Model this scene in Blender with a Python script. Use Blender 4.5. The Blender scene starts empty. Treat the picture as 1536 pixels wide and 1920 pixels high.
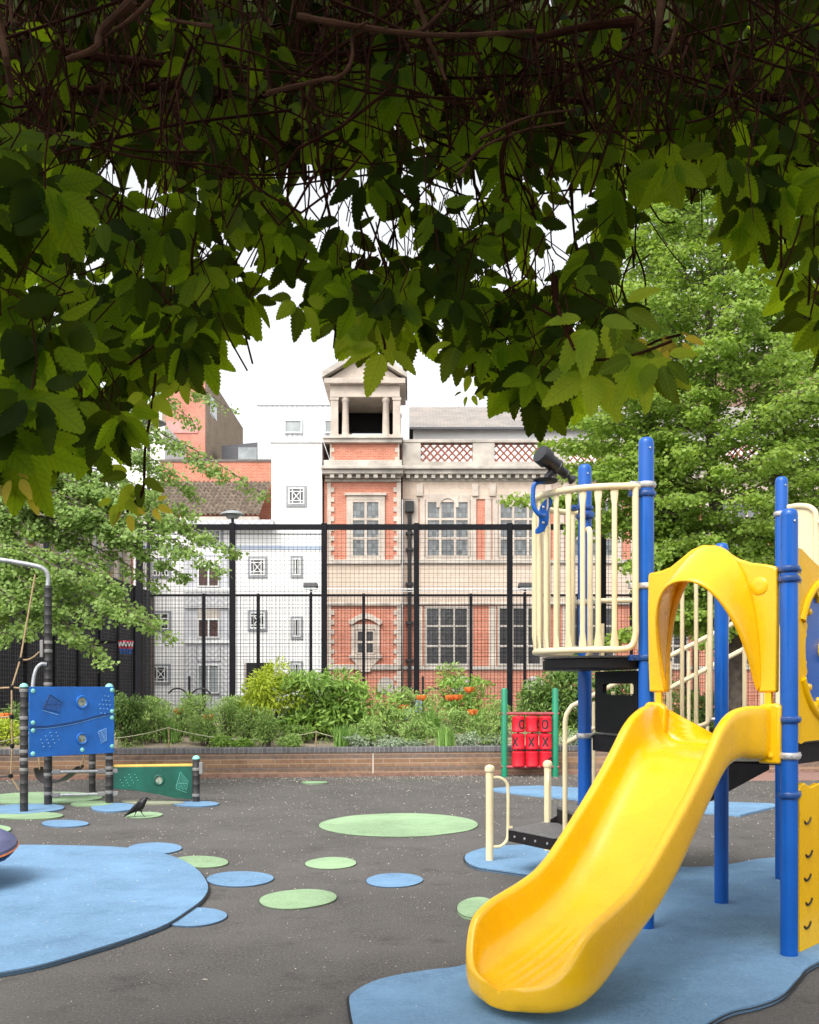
import bpy, math, random
import numpy as np
from mathutils import Vector, Matrix
R = math.radians
random.seed(7); rng = np.random.default_rng(11)
S = bpy.context.scene; COL = S.collection

# ---------------------------------------------------------------- camera, sky, sun, exposure
cam = bpy.data.cameras.new('camera'); camo = bpy.data.objects.new('camera', cam); COL.objects.link(camo)
camo.location = (0, 0, 1.5); camo.rotation_euler = (R(90), 0, 0)
cam.sensor_fit = 'HORIZONTAL'; cam.sensor_width = 36; cam.lens = 36*1900/1536
cam.shift_y = 330/1536; cam.clip_end = 2000; cam.clip_start = .05
S.camera = camo
SUN_EL, SUN_AZ = 52, 208          # azimuth clockwise from +Y (north)
w = bpy.data.worlds.new('World'); S.world = w; w.use_nodes = True
nt = w.node_tree; bg = nt.nodes['Background']
sky = nt.nodes.new('ShaderNodeTexSky'); sky.sky_type = 'NISHITA'; sky.sun_disc = False
sky.sun_elevation = R(SUN_EL); sky.sun_rotation = R(SUN_AZ); sky.dust_density = 4; sky.air_density = 1.0
hs = nt.nodes.new('ShaderNodeHueSaturation'); hs.inputs['Saturation'].default_value = .10; hs.inputs['Value'].default_value = 1.45
nt.links.new(sky.outputs[0], hs.inputs['Color']); nt.links.new(hs.outputs[0], bg.inputs['Color'])
bg.inputs['Strength'].default_value = .15
sl = bpy.data.lights.new('sun', 'SUN'); sl.energy = .75; sl.angle = R(24); sl.color = (1, .95, .88)
so = bpy.data.objects.new('sun', sl); COL.objects.link(so)
az, el = R(SUN_AZ), R(SUN_EL)
sd = Vector((math.sin(az)*math.cos(el), math.cos(az)*math.cos(el), math.sin(el)))
so.rotation_euler = sd.to_track_quat('Z', 'Y').to_euler(); so.location = (0, -5, 30)
S.view_settings.view_transform = 'Standard'; S.view_settings.look = 'None'
S.view_settings.exposure = .68; S.view_settings.gamma = 1
S.cycles.use_denoising = True; S.cycles.max_bounces = 8; S.cycles.transparent_max_bounces = 8

# ---------------------------------------------------------------- helpers
F, H = 1900.0, 1.5
def gp(px, py):                      # a point of the ground
    Y = F*H/(py-1290); return ((px-768)*Y/F, Y)
def fx(px, D): return (px-768)*D/F
def fz(py, D): return H+(1290-py)*D/F
WL = {}
def tag(o, label=None, cat=None, group=None, kind=None):
    if label: o['label'] = label
    if cat: o['category'] = cat
    if group: o['group'] = group
    if kind: o['kind'] = kind
    return o
def empty(name, loc, label=None, cat=None, group=None):
    o = bpy.data.objects.new(name, None); COL.objects.link(o); o.location = loc; o.empty_display_size = .1
    WL[o] = Vector(loc); return tag(o, label, cat, group)
def link_mesh(name, me, V, mat, parent, smooth):
    pass
class MB:
    def __init__(s): s.v = []; s.f = []; s.mi = []; s.cur = 0
    def add(s, vs, fs):
        b = len(s.v); s.v += [tuple(v) for v in vs]; s.f += [tuple(i+b for i in f) for f in fs]; s.mi += [s.cur]*len(fs)
        return s
    def box(s, x0, x1, y0, y1, z0, z1):
        v = [(x0,y0,z0),(x1,y0,z0),(x1,y1,z0),(x0,y1,z0),(x0,y0,z1),(x1,y0,z1),(x1,y1,z1),(x0,y1,z1)]
        return s.add(v, [(0,3,2,1),(4,5,6,7),(0,1,5,4),(1,2,6,5),(2,3,7,6),(3,0,4,7)])
    def obox(s, c, ax, ay, az):      # centre + three half-axis vectors
        c, ax, ay, az = map(Vector, (c, ax, ay, az)); v = []
        for k in (-1, 1):
            for (i, j) in ((-1,-1),(1,-1),(1,1),(-1,1)): v.append(c+ax*i+ay*j+az*k)
        return s.add(v, [(0,3,2,1),(4,5,6,7),(0,1,5,4),(1,2,6,5),(2,3,7,6),(3,0,4,7)])
    def bar(s, a, b, w, t, up=(0,0,1)):   # rectangular bar from a to b
        a, b, up = Vector(a), Vector(b), Vector(up); d = (b-a)
        x = d.cross(up)
        if x.length < 1e-6: x = d.cross(Vector((1,0,0)))
        x.normalize(); y = x.cross(d).normalized()
        return s.obox((a+b)/2, x*w/2, y*t/2, d/2)
    def tube(s, pts, r, n=10, cap=True, closed=False):
        pts = [Vector(p) for p in pts]; N = len(pts); rs = r if isinstance(r, (list, tuple)) else [r]*N
        b = len(s.v); prev = None
        for i, p in enumerate(pts):
            if closed: t = pts[(i+1) % N]-pts[i-1]
            else: t = (pts[min(i+1, N-1)]-pts[max(i-1, 0)])
            if t.length < 1e-9: t = Vector((0,0,1))
            t.normalize()
            if prev is None:
                u = t.cross(Vector((0,0,1)))
                if u.length < .05: u = t.cross(Vector((1,0,0)))
            else: u = prev-t*prev.dot(t)
            u.normalize(); prev = u; w_ = t.cross(u)
            for k in range(n):
                a = 2*math.pi*k/n; s.v.append(tuple(p+(u*math.cos(a)+w_*math.sin(a))*rs[i]))
        for i in range(N if closed else N-1):
            j = (i+1) % N
            for k in range(n):
                k2 = (k+1) % n; s.f.append((b+i*n+k, b+i*n+k2, b+j*n+k2, b+j*n+k)); s.mi.append(s.cur)
        if cap and not closed:
            s.f.append(tuple(b+k for k in range(n-1, -1, -1))); s.f.append(tuple(b+(N-1)*n+k for k in range(n))); s.mi += [s.cur]*2
        return s
    def lathe(s, base, axis, prof, n=20):  # prof: (radius, height) along axis
        base, axis = Vector(base), Vector(axis).normalized()
        u = axis.cross(Vector((0,0,1)))
        if u.length < .05: u = Vector((1,0,0))
        u.normalize(); w_ = axis.cross(u); b = len(s.v)
        for (r, h) in prof:
            for k in range(n):
                a = 2*math.pi*k/n; s.v.append(tuple(base+axis*h+(u*math.cos(a)+w_*math.sin(a))*r))
        for i in range(len(prof)-1):
            for k in range(n):
                k2 = (k+1) % n; s.f.append((b+i*n+k, b+i*n+k2, b+(i+1)*n+k2, b+(i+1)*n+k)); s.mi.append(s.cur)
        s.f.append(tuple(b+k for k in range(n-1, -1, -1))); s.f.append(tuple(b+(len(prof)-1)*n+k for k in range(n))); s.mi += [s.cur]*2
        return s
    def prism(s, pts, o, ux, uy, th):   # 2-D outline pts in frame (o; ux, uy), extruded by vector th
        o, ux, uy, th = map(Vector, (o, ux, uy, th)); n = len(pts)
        a = [o+ux*p[0]+uy*p[1] for p in pts]; v = a+[p+th for p in a]
        fs = [tuple(range(n-1, -1, -1)), tuple(range(n, 2*n))]+[(i, (i+1) % n, n+(i+1) % n, n+i) for i in range(n)]
        return s.add(v, fs)
    def ring_prism(s, outer, inner, o, ux, uy, th):   # outline with a hole (same point count)
        o, ux, uy, th = map(Vector, (o, ux, uy, th)); n = len(outer)
        A = [o+ux*p[0]+uy*p[1] for p in outer]; B = [o+ux*p[0]+uy*p[1] for p in inner]
        v = A+B+[p+th for p in A]+[p+th for p in B]; fs = []
        for i in range(n):
            j = (i+1) % n
            fs += [(i, n+i, n+j, j), (2*n+i, 2*n+j, 3*n+j, 3*n+i), (i, j, 2*n+j, 2*n+i), (n+i, 3*n+i, 3*n+j, n+j)]
        return s.add(v, fs)
    def build(s, name, mat, parent=None, smooth=False, bevel=0, seg=2, subd=0, ang=35):
        V = np.array(s.v, float); c = (V.min(0)+V.max(0))/2
        if parent is None: c[2] = V.min(0)[2]
        me = bpy.data.meshes.new(name); me.from_pydata((V-c).tolist(), [], s.f)
        mats = mat if isinstance(mat, (list, tuple)) else [mat]
        for m in mats: me.materials.append(m)
        if len(mats) > 1: me.polygons.foreach_set('material_index', s.mi)
        import bmesh
        if len(s.f) < 60000:
            bm = bmesh.new(); bm.from_mesh(me); bmesh.ops.recalc_face_normals(bm, faces=bm.faces); bm.to_mesh(me); bm.free()
        if smooth:
            me.polygons.foreach_set('use_smooth', [True]*len(me.polygons)); me.set_sharp_from_angle(angle=R(ang))
        me.update()
        return place(name, me, c, parent, bevel, seg, subd)
def build_split(s, name, mat, parent, bevel=0):
    n = len(s.v); par = list(range(n))
    def find(a):
        while par[a] != a: par[a] = par[par[a]]; a = par[a]
        return a
    for f in s.f:
        a = find(f[0])
        for i in f[1:]: par[find(i)] = a
    gr = {}
    for f in s.f: gr.setdefault(find(f[0]), []).append(f)
    for fs in gr.values():
        ids = sorted({i for f in fs for i in f}); mp = {i: k for k, i in enumerate(ids)}
        m = MB(); m.add([s.v[i] for i in ids], [tuple(mp[i] for i in f) for f in fs]); m.build(name, mat, parent, bevel=bevel)
def place(name, me, c, parent, bevel=0, seg=2, subd=0):
    o = bpy.data.objects.new(name, me); COL.objects.link(o); c = Vector(c); WL[o] = c
    if parent is not None: o.parent = parent; o.location = c-WL[parent]
    else: o.location = c
    if bevel:
        m = o.modifiers.new('bevel', 'BEVEL'); m.width = bevel; m.segments = seg; m.limit_method = 'ANGLE'; m.angle_limit = R(40)
        m.harden_normals = False
    if subd:
        m = o.modifiers.new('sub', 'SUBSURF'); m.levels = subd; m.render_levels = subd
    return o
def children(o): return [c for c in COL.objects if c.parent == o]
def copy_tree(o, parent=None):
    kids = children(o); c = o.copy(); COL.objects.link(c); c.parent = parent; WL[c] = WL[o].copy()
    for k in kids: copy_tree(k, c)
    return c
def arcpts(cx, cy, r, a0, a1, n, ry=None):
    ry = r if ry is None else ry
    return [(cx+r*math.cos(R(a0+(a1-a0)*i/n)), cy+ry*math.sin(R(a0+(a1-a0)*i/n))) for i in range(n+1)]
def smooth_path(pts, n=6):             # Catmull-Rom through the points
    pts = [Vector(p) for p in pts]; P = [pts[0]*2-pts[1]]+pts+[pts[-1]*2-pts[-2]]; out = []
    for i in range(1, len(P)-2):
        for k in range(n):
            t = k/n; a, b, c, d = P[i-1], P[i], P[i+1], P[i+2]
            out.append(.5*((2*b)+(c-a)*t+(2*a-5*b+4*c-d)*t*t+(3*b-a-3*c+d)*t**3))
    out.append(pts[-1]); return out
def interp(x, xs, ys): return float(np.interp(x, xs, ys))

# ---------------------------------------------------------------- materials
def new_mat(name):
    m = bpy.data.materials.new(name); m.use_nodes = True; n = m.node_tree
    return m, n, n.nodes['Principled BSDF'], n.links
def nd(n, t, **kw):
    x = n.nodes.new(t)
    for k, v in kw.items(): setattr(x, k, v)
    return x
def ramp(n, src, stops, mode='LINEAR'):
    r = n.nodes.new('ShaderNodeValToRGB'); r.color_ramp.interpolation = mode; e = r.color_ramp.elements
    while len(e) < len(stops): e.new(.5)
    for i, (p, c) in enumerate(stops): e[i].position = p; e[i].color = (*c, 1) if len(c) == 3 else c
    n.links.new(src, r.inputs[0]); return r.outputs[0]
def noise(n, vec, scale, detail=4, rough=.55):
    t = n.nodes.new('ShaderNodeTexNoise'); t.inputs['Scale'].default_value = scale; t.inputs['Detail'].default_value = detail
    t.inputs['Roughness'].default_value = rough; n.links.new(vec, t.inputs['Vector']); return t.outputs['Fac']
def mix(n, fac, a, b, mode='MIX'):
    m = n.nodes.new('ShaderNodeMix'); m.data_type = 'RGBA'; m.blend_type = mode
    for sock, val in ((m.inputs[0], fac), (m.inputs[6], a), (m.inputs[7], b)):
        if hasattr(val, 'node'): n.links.new(val, sock)
        elif isinstance(val, (int, float)): sock.default_value = val
        else: sock.default_value = (*val, 1)
    return m.outputs[2]
def bump(n, b, h, strength=.3, dist=.01):
    x = n.nodes.new('ShaderNodeBump'); x.inputs['Strength'].default_value = strength; x.inputs['Distance'].default_value = dist
    n.links.new(h, x.inputs['Height']); n.links.new(x.outputs[0], b.inputs['Normal'])
def pos(n): return n.nodes.new('ShaderNodeNewGeometry').outputs['Position']
def simple(name, col, rough=.5, metal=0, var=.12, scale=6, coat=0, bmp=0, bscale=60, spec=.5):
    m, n, b, L = new_mat(name); p = pos(n)
    c2 = tuple(max(0, c*(1-var*1.6)) for c in col); c3 = tuple(min(1, c*(1+var)) for c in col)
    f = noise(n, p, scale, 6, .6); L.new(ramp(n, f, [(.25, c2), (.75, c3)]), b.inputs['Base Color'])
    r = nd(n, 'ShaderNodeMapRange'); L.new(noise(n, p, scale*3.1), r.inputs[0]); r.inputs[3].default_value = max(0, rough-.1); r.inputs[4].default_value = min(1, rough+.12)
    L.new(r.outputs[0], b.inputs['Roughness']); b.inputs['Metallic'].default_value = metal
    b.inputs['Coat Weight'].default_value = coat; b.inputs['Coat Roughness'].default_value = .15
    b.inputs['Specular IOR Level'].default_value = spec
    if bmp: bump(n, b, noise(n, p, bscale, 3), bmp, .004)
    return m
def rubber(name, base, dark, light, fleck, fs=1.0):
    m, n, b, L = new_mat(name); p = pos(n)
    g = noise(n, p, 60*fs, 8, .9); c = ramp(n, g, [(.36, dark), (.5, base), (.64, light)])
    big = noise(n, p, .8, 8, .7); c = mix(n, ramp(n, big, [(.38, (0,0,0)), (.62, (1,1,1))]), c, mix(n, .6, c, tuple(min(1, x*1.6) for x in base)))
    st = noise(n, p, 2.6, 8, .75); c = mix(n, ramp(n, st, [(.54, (0,0,0)), (.70, (.5,.5,.5))]), c, dark)
    v = nd(n, 'ShaderNodeTexVoronoi'); v.inputs['Scale'].default_value = 55*fs; L.new(p, v.inputs['Vector'])
    r = nd(n, 'ShaderNodeTexVoronoi'); r.inputs['Scale'].default_value = 55*fs; L.new(p, r.inputs['Vector'])
    fl = ramp(n, v.outputs['Distance'], [(.10, (1,1,1)), (.16, (0,0,0))])
    sel = nd(n, 'ShaderNodeSeparateColor'); L.new(r.outputs['Color'], sel.inputs[0]); s2 = ramp(n, sel.outputs[0], [(.62, (0,0,0)), (.64, (1,1,1))])
    c = mix(n, mix(n, 1, fl, s2, 'MULTIPLY'), c, fleck)
    L.new(c, b.inputs['Base Color']); b.inputs['Roughness'].default_value = .9; b.inputs['Specular IOR Level'].default_value = .25
    bump(n, b, g, .6, .006); return m
M = {}
M['ground'] = rubber('dark rubber surface', (.086,.080,.075), (.024,.022,.021), (.21,.195,.18), (.38,.34,.28))
M['blue_rub'] = rubber('blue rubber surface', (.13,.235,.36), (.075,.15,.25), (.20,.32,.46), (.3,.42,.6))
M['green_rub'] = rubber('green rubber surface', (.235,.345,.20), (.14,.22,.11), (.34,.46,.29), (.42,.5,.33))
M['tan_rub'] = rubber('tan rubber surface', (.26,.27,.19), (.16,.16,.11), (.36,.36,.27), (.5,.5,.42))
M['gap'] = simple('dark surface joint', (.02,.018,.016), .95)
M['pink_pave'] = simple('pink paving', (.30,.17,.14), .9, var=.25, scale=20)
M['court'] = simple('court surface', (.16,.17,.16), .9, var=.2, scale=2)
M['mulch'] = simple('pale bark mulch', (.42,.33,.25), .95, var=.45, scale=45, bmp=.9, bscale=50)
M['blossom'] = simple('dry blossom', (.72,.66,.52), .9, var=.2)
M['blue_post'] = simple('blue powder coat', (.003,.095,.42), .32, var=.10, scale=4, coat=.25, spec=.35)
M['blue_cast'] = simple('blue painted casting', (.008,.06,.24), .35, var=.3, scale=20, coat=.3)
M['clamp'] = simple('worn aluminium clamp', (.58,.57,.55), .42, metal=.55, var=.3, scale=30)
M['cream'] = simple('cream powder coat', (.76,.63,.38), .38, var=.08, scale=5, coat=.25)
M['deck'] = simple('black coated steel', (.012,.010,.010), .6, var=.3, scale=25, bmp=.5, bscale=120, spec=.25)
M['decktop'] = simple('grey worn deck', (.13,.125,.125), .6, var=.25, scale=25, bmp=.7, bscale=90)
M['black_plastic'] = simple('black moulded plastic', (.009,.008,.009), .5, var=.3, scale=20, spec=.25)
M['dkgrey_plastic'] = simple('dark grey moulded plastic', (.022,.022,.026), .38, var=.3, scale=20)
M['red'] = simple('red moulded plastic', (.70,.012,.03), .35, var=.15, scale=9, coat=.2)
M['redbar'] = simple('faded red bar', (.36,.06,.07), .5, var=.3, scale=15)
M['green_post'] = simple('green powder coat', (.008,.24,.12), .35, var=.12, scale=5, coat=.3)
M['letter'] = simple('black lettering', (.012,.012,.014), .5)
M['fence'] = simple('black fence coating', (.006,.006,.009), .6, var=.3, spec=.2)
M['galv'] = simple('galvanised steel', (.42,.43,.44), .45, metal=.5, var=.25, scale=14)
M['rubberpost'] = simple('dark ribbed post', (.03,.027,.027), .55, var=.25, scale=20)
M['greyband'] = simple('grey plastic band', (.22,.21,.20), .5, var=.15)
M['panel_blue'] = simple('blue panel board', (.010,.13,.48), .42, var=.16, scale=5, coat=.15)
M['panel_groove'] = simple('dark blue groove', (.008,.05,.17), .5)
M['panel_light'] = simple('light blue groove', (.15,.34,.66), .5)
M['mint'] = simple('mint bolt cap', (.25,.62,.55), .4)
M['panel_green'] = simple('green panel board', (.005,.095,.062), .4, var=.35, scale=3, coat=.15)
M['pg_groove'] = simple('pale green groove', (.06,.27,.20), .5)
M['yellow_edge'] = simple('ochre edge strip', (.62,.40,.06), .5, var=.15)
M['rope'] = simple('tan rope', (.38,.26,.14), .85, var=.3, scale=60, bmp=.8, bscale=200)
M['sisal'] = simple('pale twine', (.55,.50,.36), .9, var=.2)
M['stake'] = simple('weathered wood stake', (.38,.27,.15), .9, var=.3, scale=30)
M['feather'] = simple('black feather', (.010,.010,.012), .4, var=.5, scale=40, bmp=.6, bscale=90)
M['spin_a'] = simple('navy moulded plastic', (.035,.075,.17), .4, var=.2)
M['spin_b'] = simple('lilac moulded plastic', (.075,.08,.17), .4, var=.2)
M['orange'] = simple('orange stripe', (.75,.20,.04), .5)
M['white'] = simple('white render', (.84,.82,.79), .85, var=.07, scale=.8, bmp=.2, bscale=20)
M['whiteblue'] = simple('pale blue band', (.42,.49,.60), .8, var=.1)
M['greystone'] = simple('grey glazed stone', (.55,.55,.57), .6, var=.15, scale=3)
M['greyframe'] = simple('grey window surround', (.32,.33,.34), .7)
M['whiteframe'] = simple('white window bar', (.78,.78,.76), .5)
M['stone'] = simple('cream limestone', (.57,.485,.405), .85, var=.2, scale=1.6, bmp=.4, bscale=14)
M['stone2'] = simple('weathered limestone', (.50,.45,.39), .9, var=.3, scale=1.2, bmp=.4, bscale=14)
M['zinc'] = simple('dark zinc', (.10,.10,.11), .6)
M['darkroom'] = simple('dark interior', (.012,.012,.014), .9)
M['iron'] = simple('black iron', (.015,.015,.016), .5)
M['terracotta'] = simple('terracotta lattice', (.33,.10,.06), .8, var=.2)
M['lamp'] = simple('grey lamp housing', (.30,.32,.32), .45, var=.2)
M['bark'] = simple('grey brown bark', (.12,.095,.075), .95, var=.45, scale=9, bmp=1, bscale=25)
M['twig'] = simple('brown creeper stem', (.040,.014,.008), .85, var=.45, scale=30, bmp=.6, bscale=90, spec=.08)
M['twig2'] = simple('pale creeper branch', (.085,.042,.025), .85, var=.35, scale=20, bmp=.8, bscale=60, spec=.1)
M['stem'] = simple('green stem', (.08,.16,.04), .7, var=.3)
M['poppy'] = simple('orange poppy petal', (.95,.22,.045), .6, var=.2, scale=20)
M['bluefl'] = simple('pale blue flower', (.28,.33,.62), .6)
M['yellowpl'] = None
def yellow_plastic(name='yellow moulded plastic', coat=.3, spec=.5):
    m, n, b, L = new_mat(name); p = pos(n)
    f = noise(n, p, 2.5, 5, .6); c = ramp(n, f, [(.3, (.80,.425,.001)), (.7, (.88,.50,.002))])
    mp = nd(n, 'ShaderNodeMapping'); mp.inputs['Rotation'].default_value = (.3,.5,.78); mp.inputs['Scale'].default_value = (2,26,2); L.new(p, mp.inputs[0])
    sc = noise(n, mp.outputs[0], 5.0, 6, .8); c = mix(n, ramp(n, sc, [(.60, (0,0,0)), (.72, (.6,.6,.6))]), c, (.38,.17,.01))
    d = noise(n, p, 7, 6, .8); c = mix(n, ramp(n, d, [(.62, (0,0,0)), (.80, (.3,.3,.3))]), c, (.62,.30,.01))
    L.new(c, b.inputs['Base Color'])
    L.new(ramp(n, noise(n, p, 9, 5), [(.3, (.17,)*3), (.75, (.40,)*3)]), b.inputs['Roughness']); b.inputs['Coat Weight'].default_value = coat; b.inputs['Specular IOR Level'].default_value = spec; b.inputs['Coat Roughness'].default_value = .2
    bump(n, b, noise(n, p, 14, 4), .12, .004); return m
M['yellow'] = yellow_plastic(); M['yellow_sheet'] = yellow_plastic('yellow sheet plastic', 0, .12)
def swz(n, ax='x', sc=1):            # (x|y, z, 0) of the world position, for walls
    sp = nd(n, 'ShaderNodeSeparateXYZ'); n.links.new(pos(n), sp.inputs[0]); cb = nd(n, 'ShaderNodeCombineXYZ')
    n.links.new(sp.outputs[0 if ax == 'x' else 1], cb.inputs[0]); n.links.new(sp.outputs[2], cb.inputs[1]); return cb.outputs[0], sp.outputs[2]
def brick(name, c1, c2, mortar, ax='x', bw=.225, bh=.075, ms=.012, dirt=.3, bands=None):
    m, n, b, L = new_mat(name); v, z = swz(n, ax)
    t = nd(n, 'ShaderNodeTexBrick'); L.new(v, t.inputs['Vector']); t.inputs['Scale'].default_value = 1
    t.inputs['Brick Width'].default_value = bw; t.inputs['Row Height'].default_value = bh; t.inputs['Mortar Size'].default_value = ms; t.inputs['Mortar Smooth'].default_value = .3
    t.inputs['Color1'].default_value = (*c1,1); t.inputs['Color2'].default_value = (*c2,1); t.inputs['Mortar'].default_value = (*mortar,1); t.inputs['Bias'].default_value = 0
    c = t.outputs['Color']
    if bands:
        zm = nd(n, 'ShaderNodeMath', operation='MULTIPLY'); L.new(z, zm.inputs[0]); zm.inputs[1].default_value = 1/.6
        msk = ramp(n, zm.outputs[0], bands, 'CONSTANT'); c = mix(n, msk, c, mix(n, .75, c, (.10,.095,.10)))
    p = pos(n); f = noise(n, p, 1.1, 7, .7)
    c = mix(n, ramp(n, f, [(.42, (0,0,0)), (.75, (dirt*2,)*3)]), c, tuple(x*.45 for x in c1))
    f2 = noise(n, p, 17, 3); c = mix(n, ramp(n, f2, [(.3, (0,0,0)), (.8, (.4,)*3)]), c, tuple(min(1, x*1.5) for x in c2))
    L.new(c, b.inputs['Base Color']); b.inputs['Roughness'].default_value = .9
    bump(n, b, t.outputs['Fac'], -.4, .01); return m
RED1, RED2, MOR = (.48,.13,.07), (.57,.20,.12), (.52,.36,.28)
M['brick'] = brick('red brick', RED1, RED2, MOR)
M['bricky'] = brick('red brick side', (.36,.12,.08), (.45,.19,.13), MOR, 'y')
M['brick_far'] = brick('pinkish red brick', (.48,.15,.10), (.56,.21,.14), (.5,.34,.28))
M['brick_br'] = brick('brown brick side', (.28,.19,.12), (.36,.27,.18), (.4,.34,.27), 'y')
M['brick_br2'] = brick('dull brown brick', (.20,.10,.07), (.28,.15,.11), (.3,.25,.2))
M['brick_grey'] = brick('dark stained brick', (.09,.08,.075), (.16,.14,.12), (.2,.18,.16))
M['brick_wall'] = brick('planter brick', (.21,.115,.062), (.31,.18,.10), (.36,.30,.24), bw=.45, bh=.075, ms=.008, dirt=.35,
    bands=[(0, (0,0,0)), (.10/.6, (1,1,1)), (.175/.6, (0,0,0)), (.31/.6, (1,1,1)), (.375/.6, (0,0,0))])
M['coping'] = brick('dark header coping', (.085,.08,.085), (.15,.145,.15), (.28,.26,.24), bw=.078, bh=.2, ms=.006)
M['brick_base'] = simple('pink brick footing', (.27,.155,.115), .9, var=.3, scale=12)
M['ashlar'] = brick('limestone ashlar', (.56,.44,.345), (.61,.495,.40), (.45,.35,.27), bw=.9, bh=.33, ms=.012, dirt=.15)
M['whitebrick'] = brick('white painted blockwork', (.84,.82,.79), (.86,.84,.81), (.70,.68,.66), bw=.6, bh=.3, ms=.012, dirt=.04)
def corrug():
    m, n, b, L = new_mat('corrugated cladding'); v, z = swz(n)
    wv = nd(n, 'ShaderNodeTexWave'); wv.inputs['Scale'].default_value = 1.1; L.new(v, wv.inputs[0])
    L.new(ramp(n, wv.outputs['Fac'], [(0, (.50,.53,.56)), (.35, (.66,.68,.70)), (1, (.70,.72,.74))]), b.inputs['Base Color'])
    b.inputs['Roughness'].default_value = .5; bump(n, b, wv.outputs['Fac'], .6, .05); return m
M['corrug'] = corrug()
def slate():
    m, n, b, L = new_mat('grey slate roof'); v, z = swz(n)
    t = nd(n, 'ShaderNodeTexBrick'); L.new(v, t.inputs['Vector']); t.inputs['Scale'].default_value = 1; t.inputs['Brick Width'].default_value = .35; t.inputs['Row Height'].default_value = .13
    t.inputs['Mortar Size'].default_value = .012; t.inputs['Color1'].default_value = (.22,.21,.20,1); t.inputs['Color2'].default_value = (.33,.30,.27,1); t.inputs['Mortar'].default_value = (.10,.10,.10,1)
    c = mix(n, ramp(n, noise(n, pos(n), .7, 6, .7), [(.35, (0,0,0)), (.7, (.7,)*3)]), t.outputs['Color'], (.36,.30,.25)); L.new(c, b.inputs['Base Color']); b.inputs['Roughness'].default_value = .8; return m
M['slate'] = slate()
def chevron(name, a, b2, k):
    m, n, b, L = new_mat(name); sp = nd(n, 'ShaderNodeSeparateXYZ'); L.new(pos(n), sp.inputs[0])
    pp = nd(n, 'ShaderNodeMath', operation='PINGPONG'); L.new(sp.outputs[0], pp.inputs[0]); pp.inputs[1].default_value = k
    ad = nd(n, 'ShaderNodeMath', operation='ADD'); L.new(pp.outputs[0], ad.inputs[0]); L.new(sp.outputs[2], ad.inputs[1])
    p2 = nd(n, 'ShaderNodeMath', operation='PINGPONG'); L.new(ad.outputs[0], p2.inputs[0]); p2.inputs[1].default_value = k*.45
    dv = nd(n, 'ShaderNodeMath', operation='DIVIDE'); L.new(p2.outputs[0], dv.inputs[0]); dv.inputs[1].default_value = k*.45
    L.new(ramp(n, dv.outputs[0], [(.4, a), (.6, b2)]), b.inputs['Base Color']); b.inputs['Roughness'].default_value = .6; return m
M['chevron'] = chevron('zigzag glazed relief', (.48,.48,.50), (.62,.61,.60), .30)
def glass(name, dark, light, bw, bh, lead=(.10,.10,.10)):
    m, n, b, L = new_mat(name); v, z = swz(n)
    t = nd(n, 'ShaderNodeTexBrick'); L.new(v, t.inputs['Vector']); t.inputs['Scale'].default_value = 1; t.offset = 0
    t.inputs['Brick Width'].default_value = bw; t.inputs['Row Height'].default_value = bh; t.inputs['Mortar Size'].default_value = .012
    t.inputs['Color1'].default_value = (*dark,1); t.inputs['Color2'].default_value = (*light,1); t.inputs['Mortar'].default_value = (*lead,1)
    L.new(t.outputs['Color'], b.inputs['Base Color']); b.inputs['Roughness'].default_value = .15; b.inputs['Specular IOR Level'].default_value = .8
    bump(n, b, noise(n, pos(n), 6, 2), .25, .03); return m
M['leaded'] = glass('leaded glass', (.07,.078,.08), (.20,.215,.215), .17, .21)
M['leaded_dk'] = glass('dark protected glass', (.035,.034,.038), (.055,.052,.055), .2, .2, (.07,.065,.065))
M['pane'] = simple('dark window glass', (.05,.045,.045), .12, var=.5, scale=1.5, spec=.8)
M['pane_lt'] = simple('pale window glass', (.30,.33,.33), .15, var=.3, scale=1, spec=.8)
M['curtain'] = simple('brown curtained glass', (.10,.055,.05), .25, var=.4, scale=3)
M['netting'] = simple('black screen netting', (.012,.013,.018), .85, var=.4, scale=1.5)
M['wire'] = simple('pale screen wire', (.16,.15,.15), .6)
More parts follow.
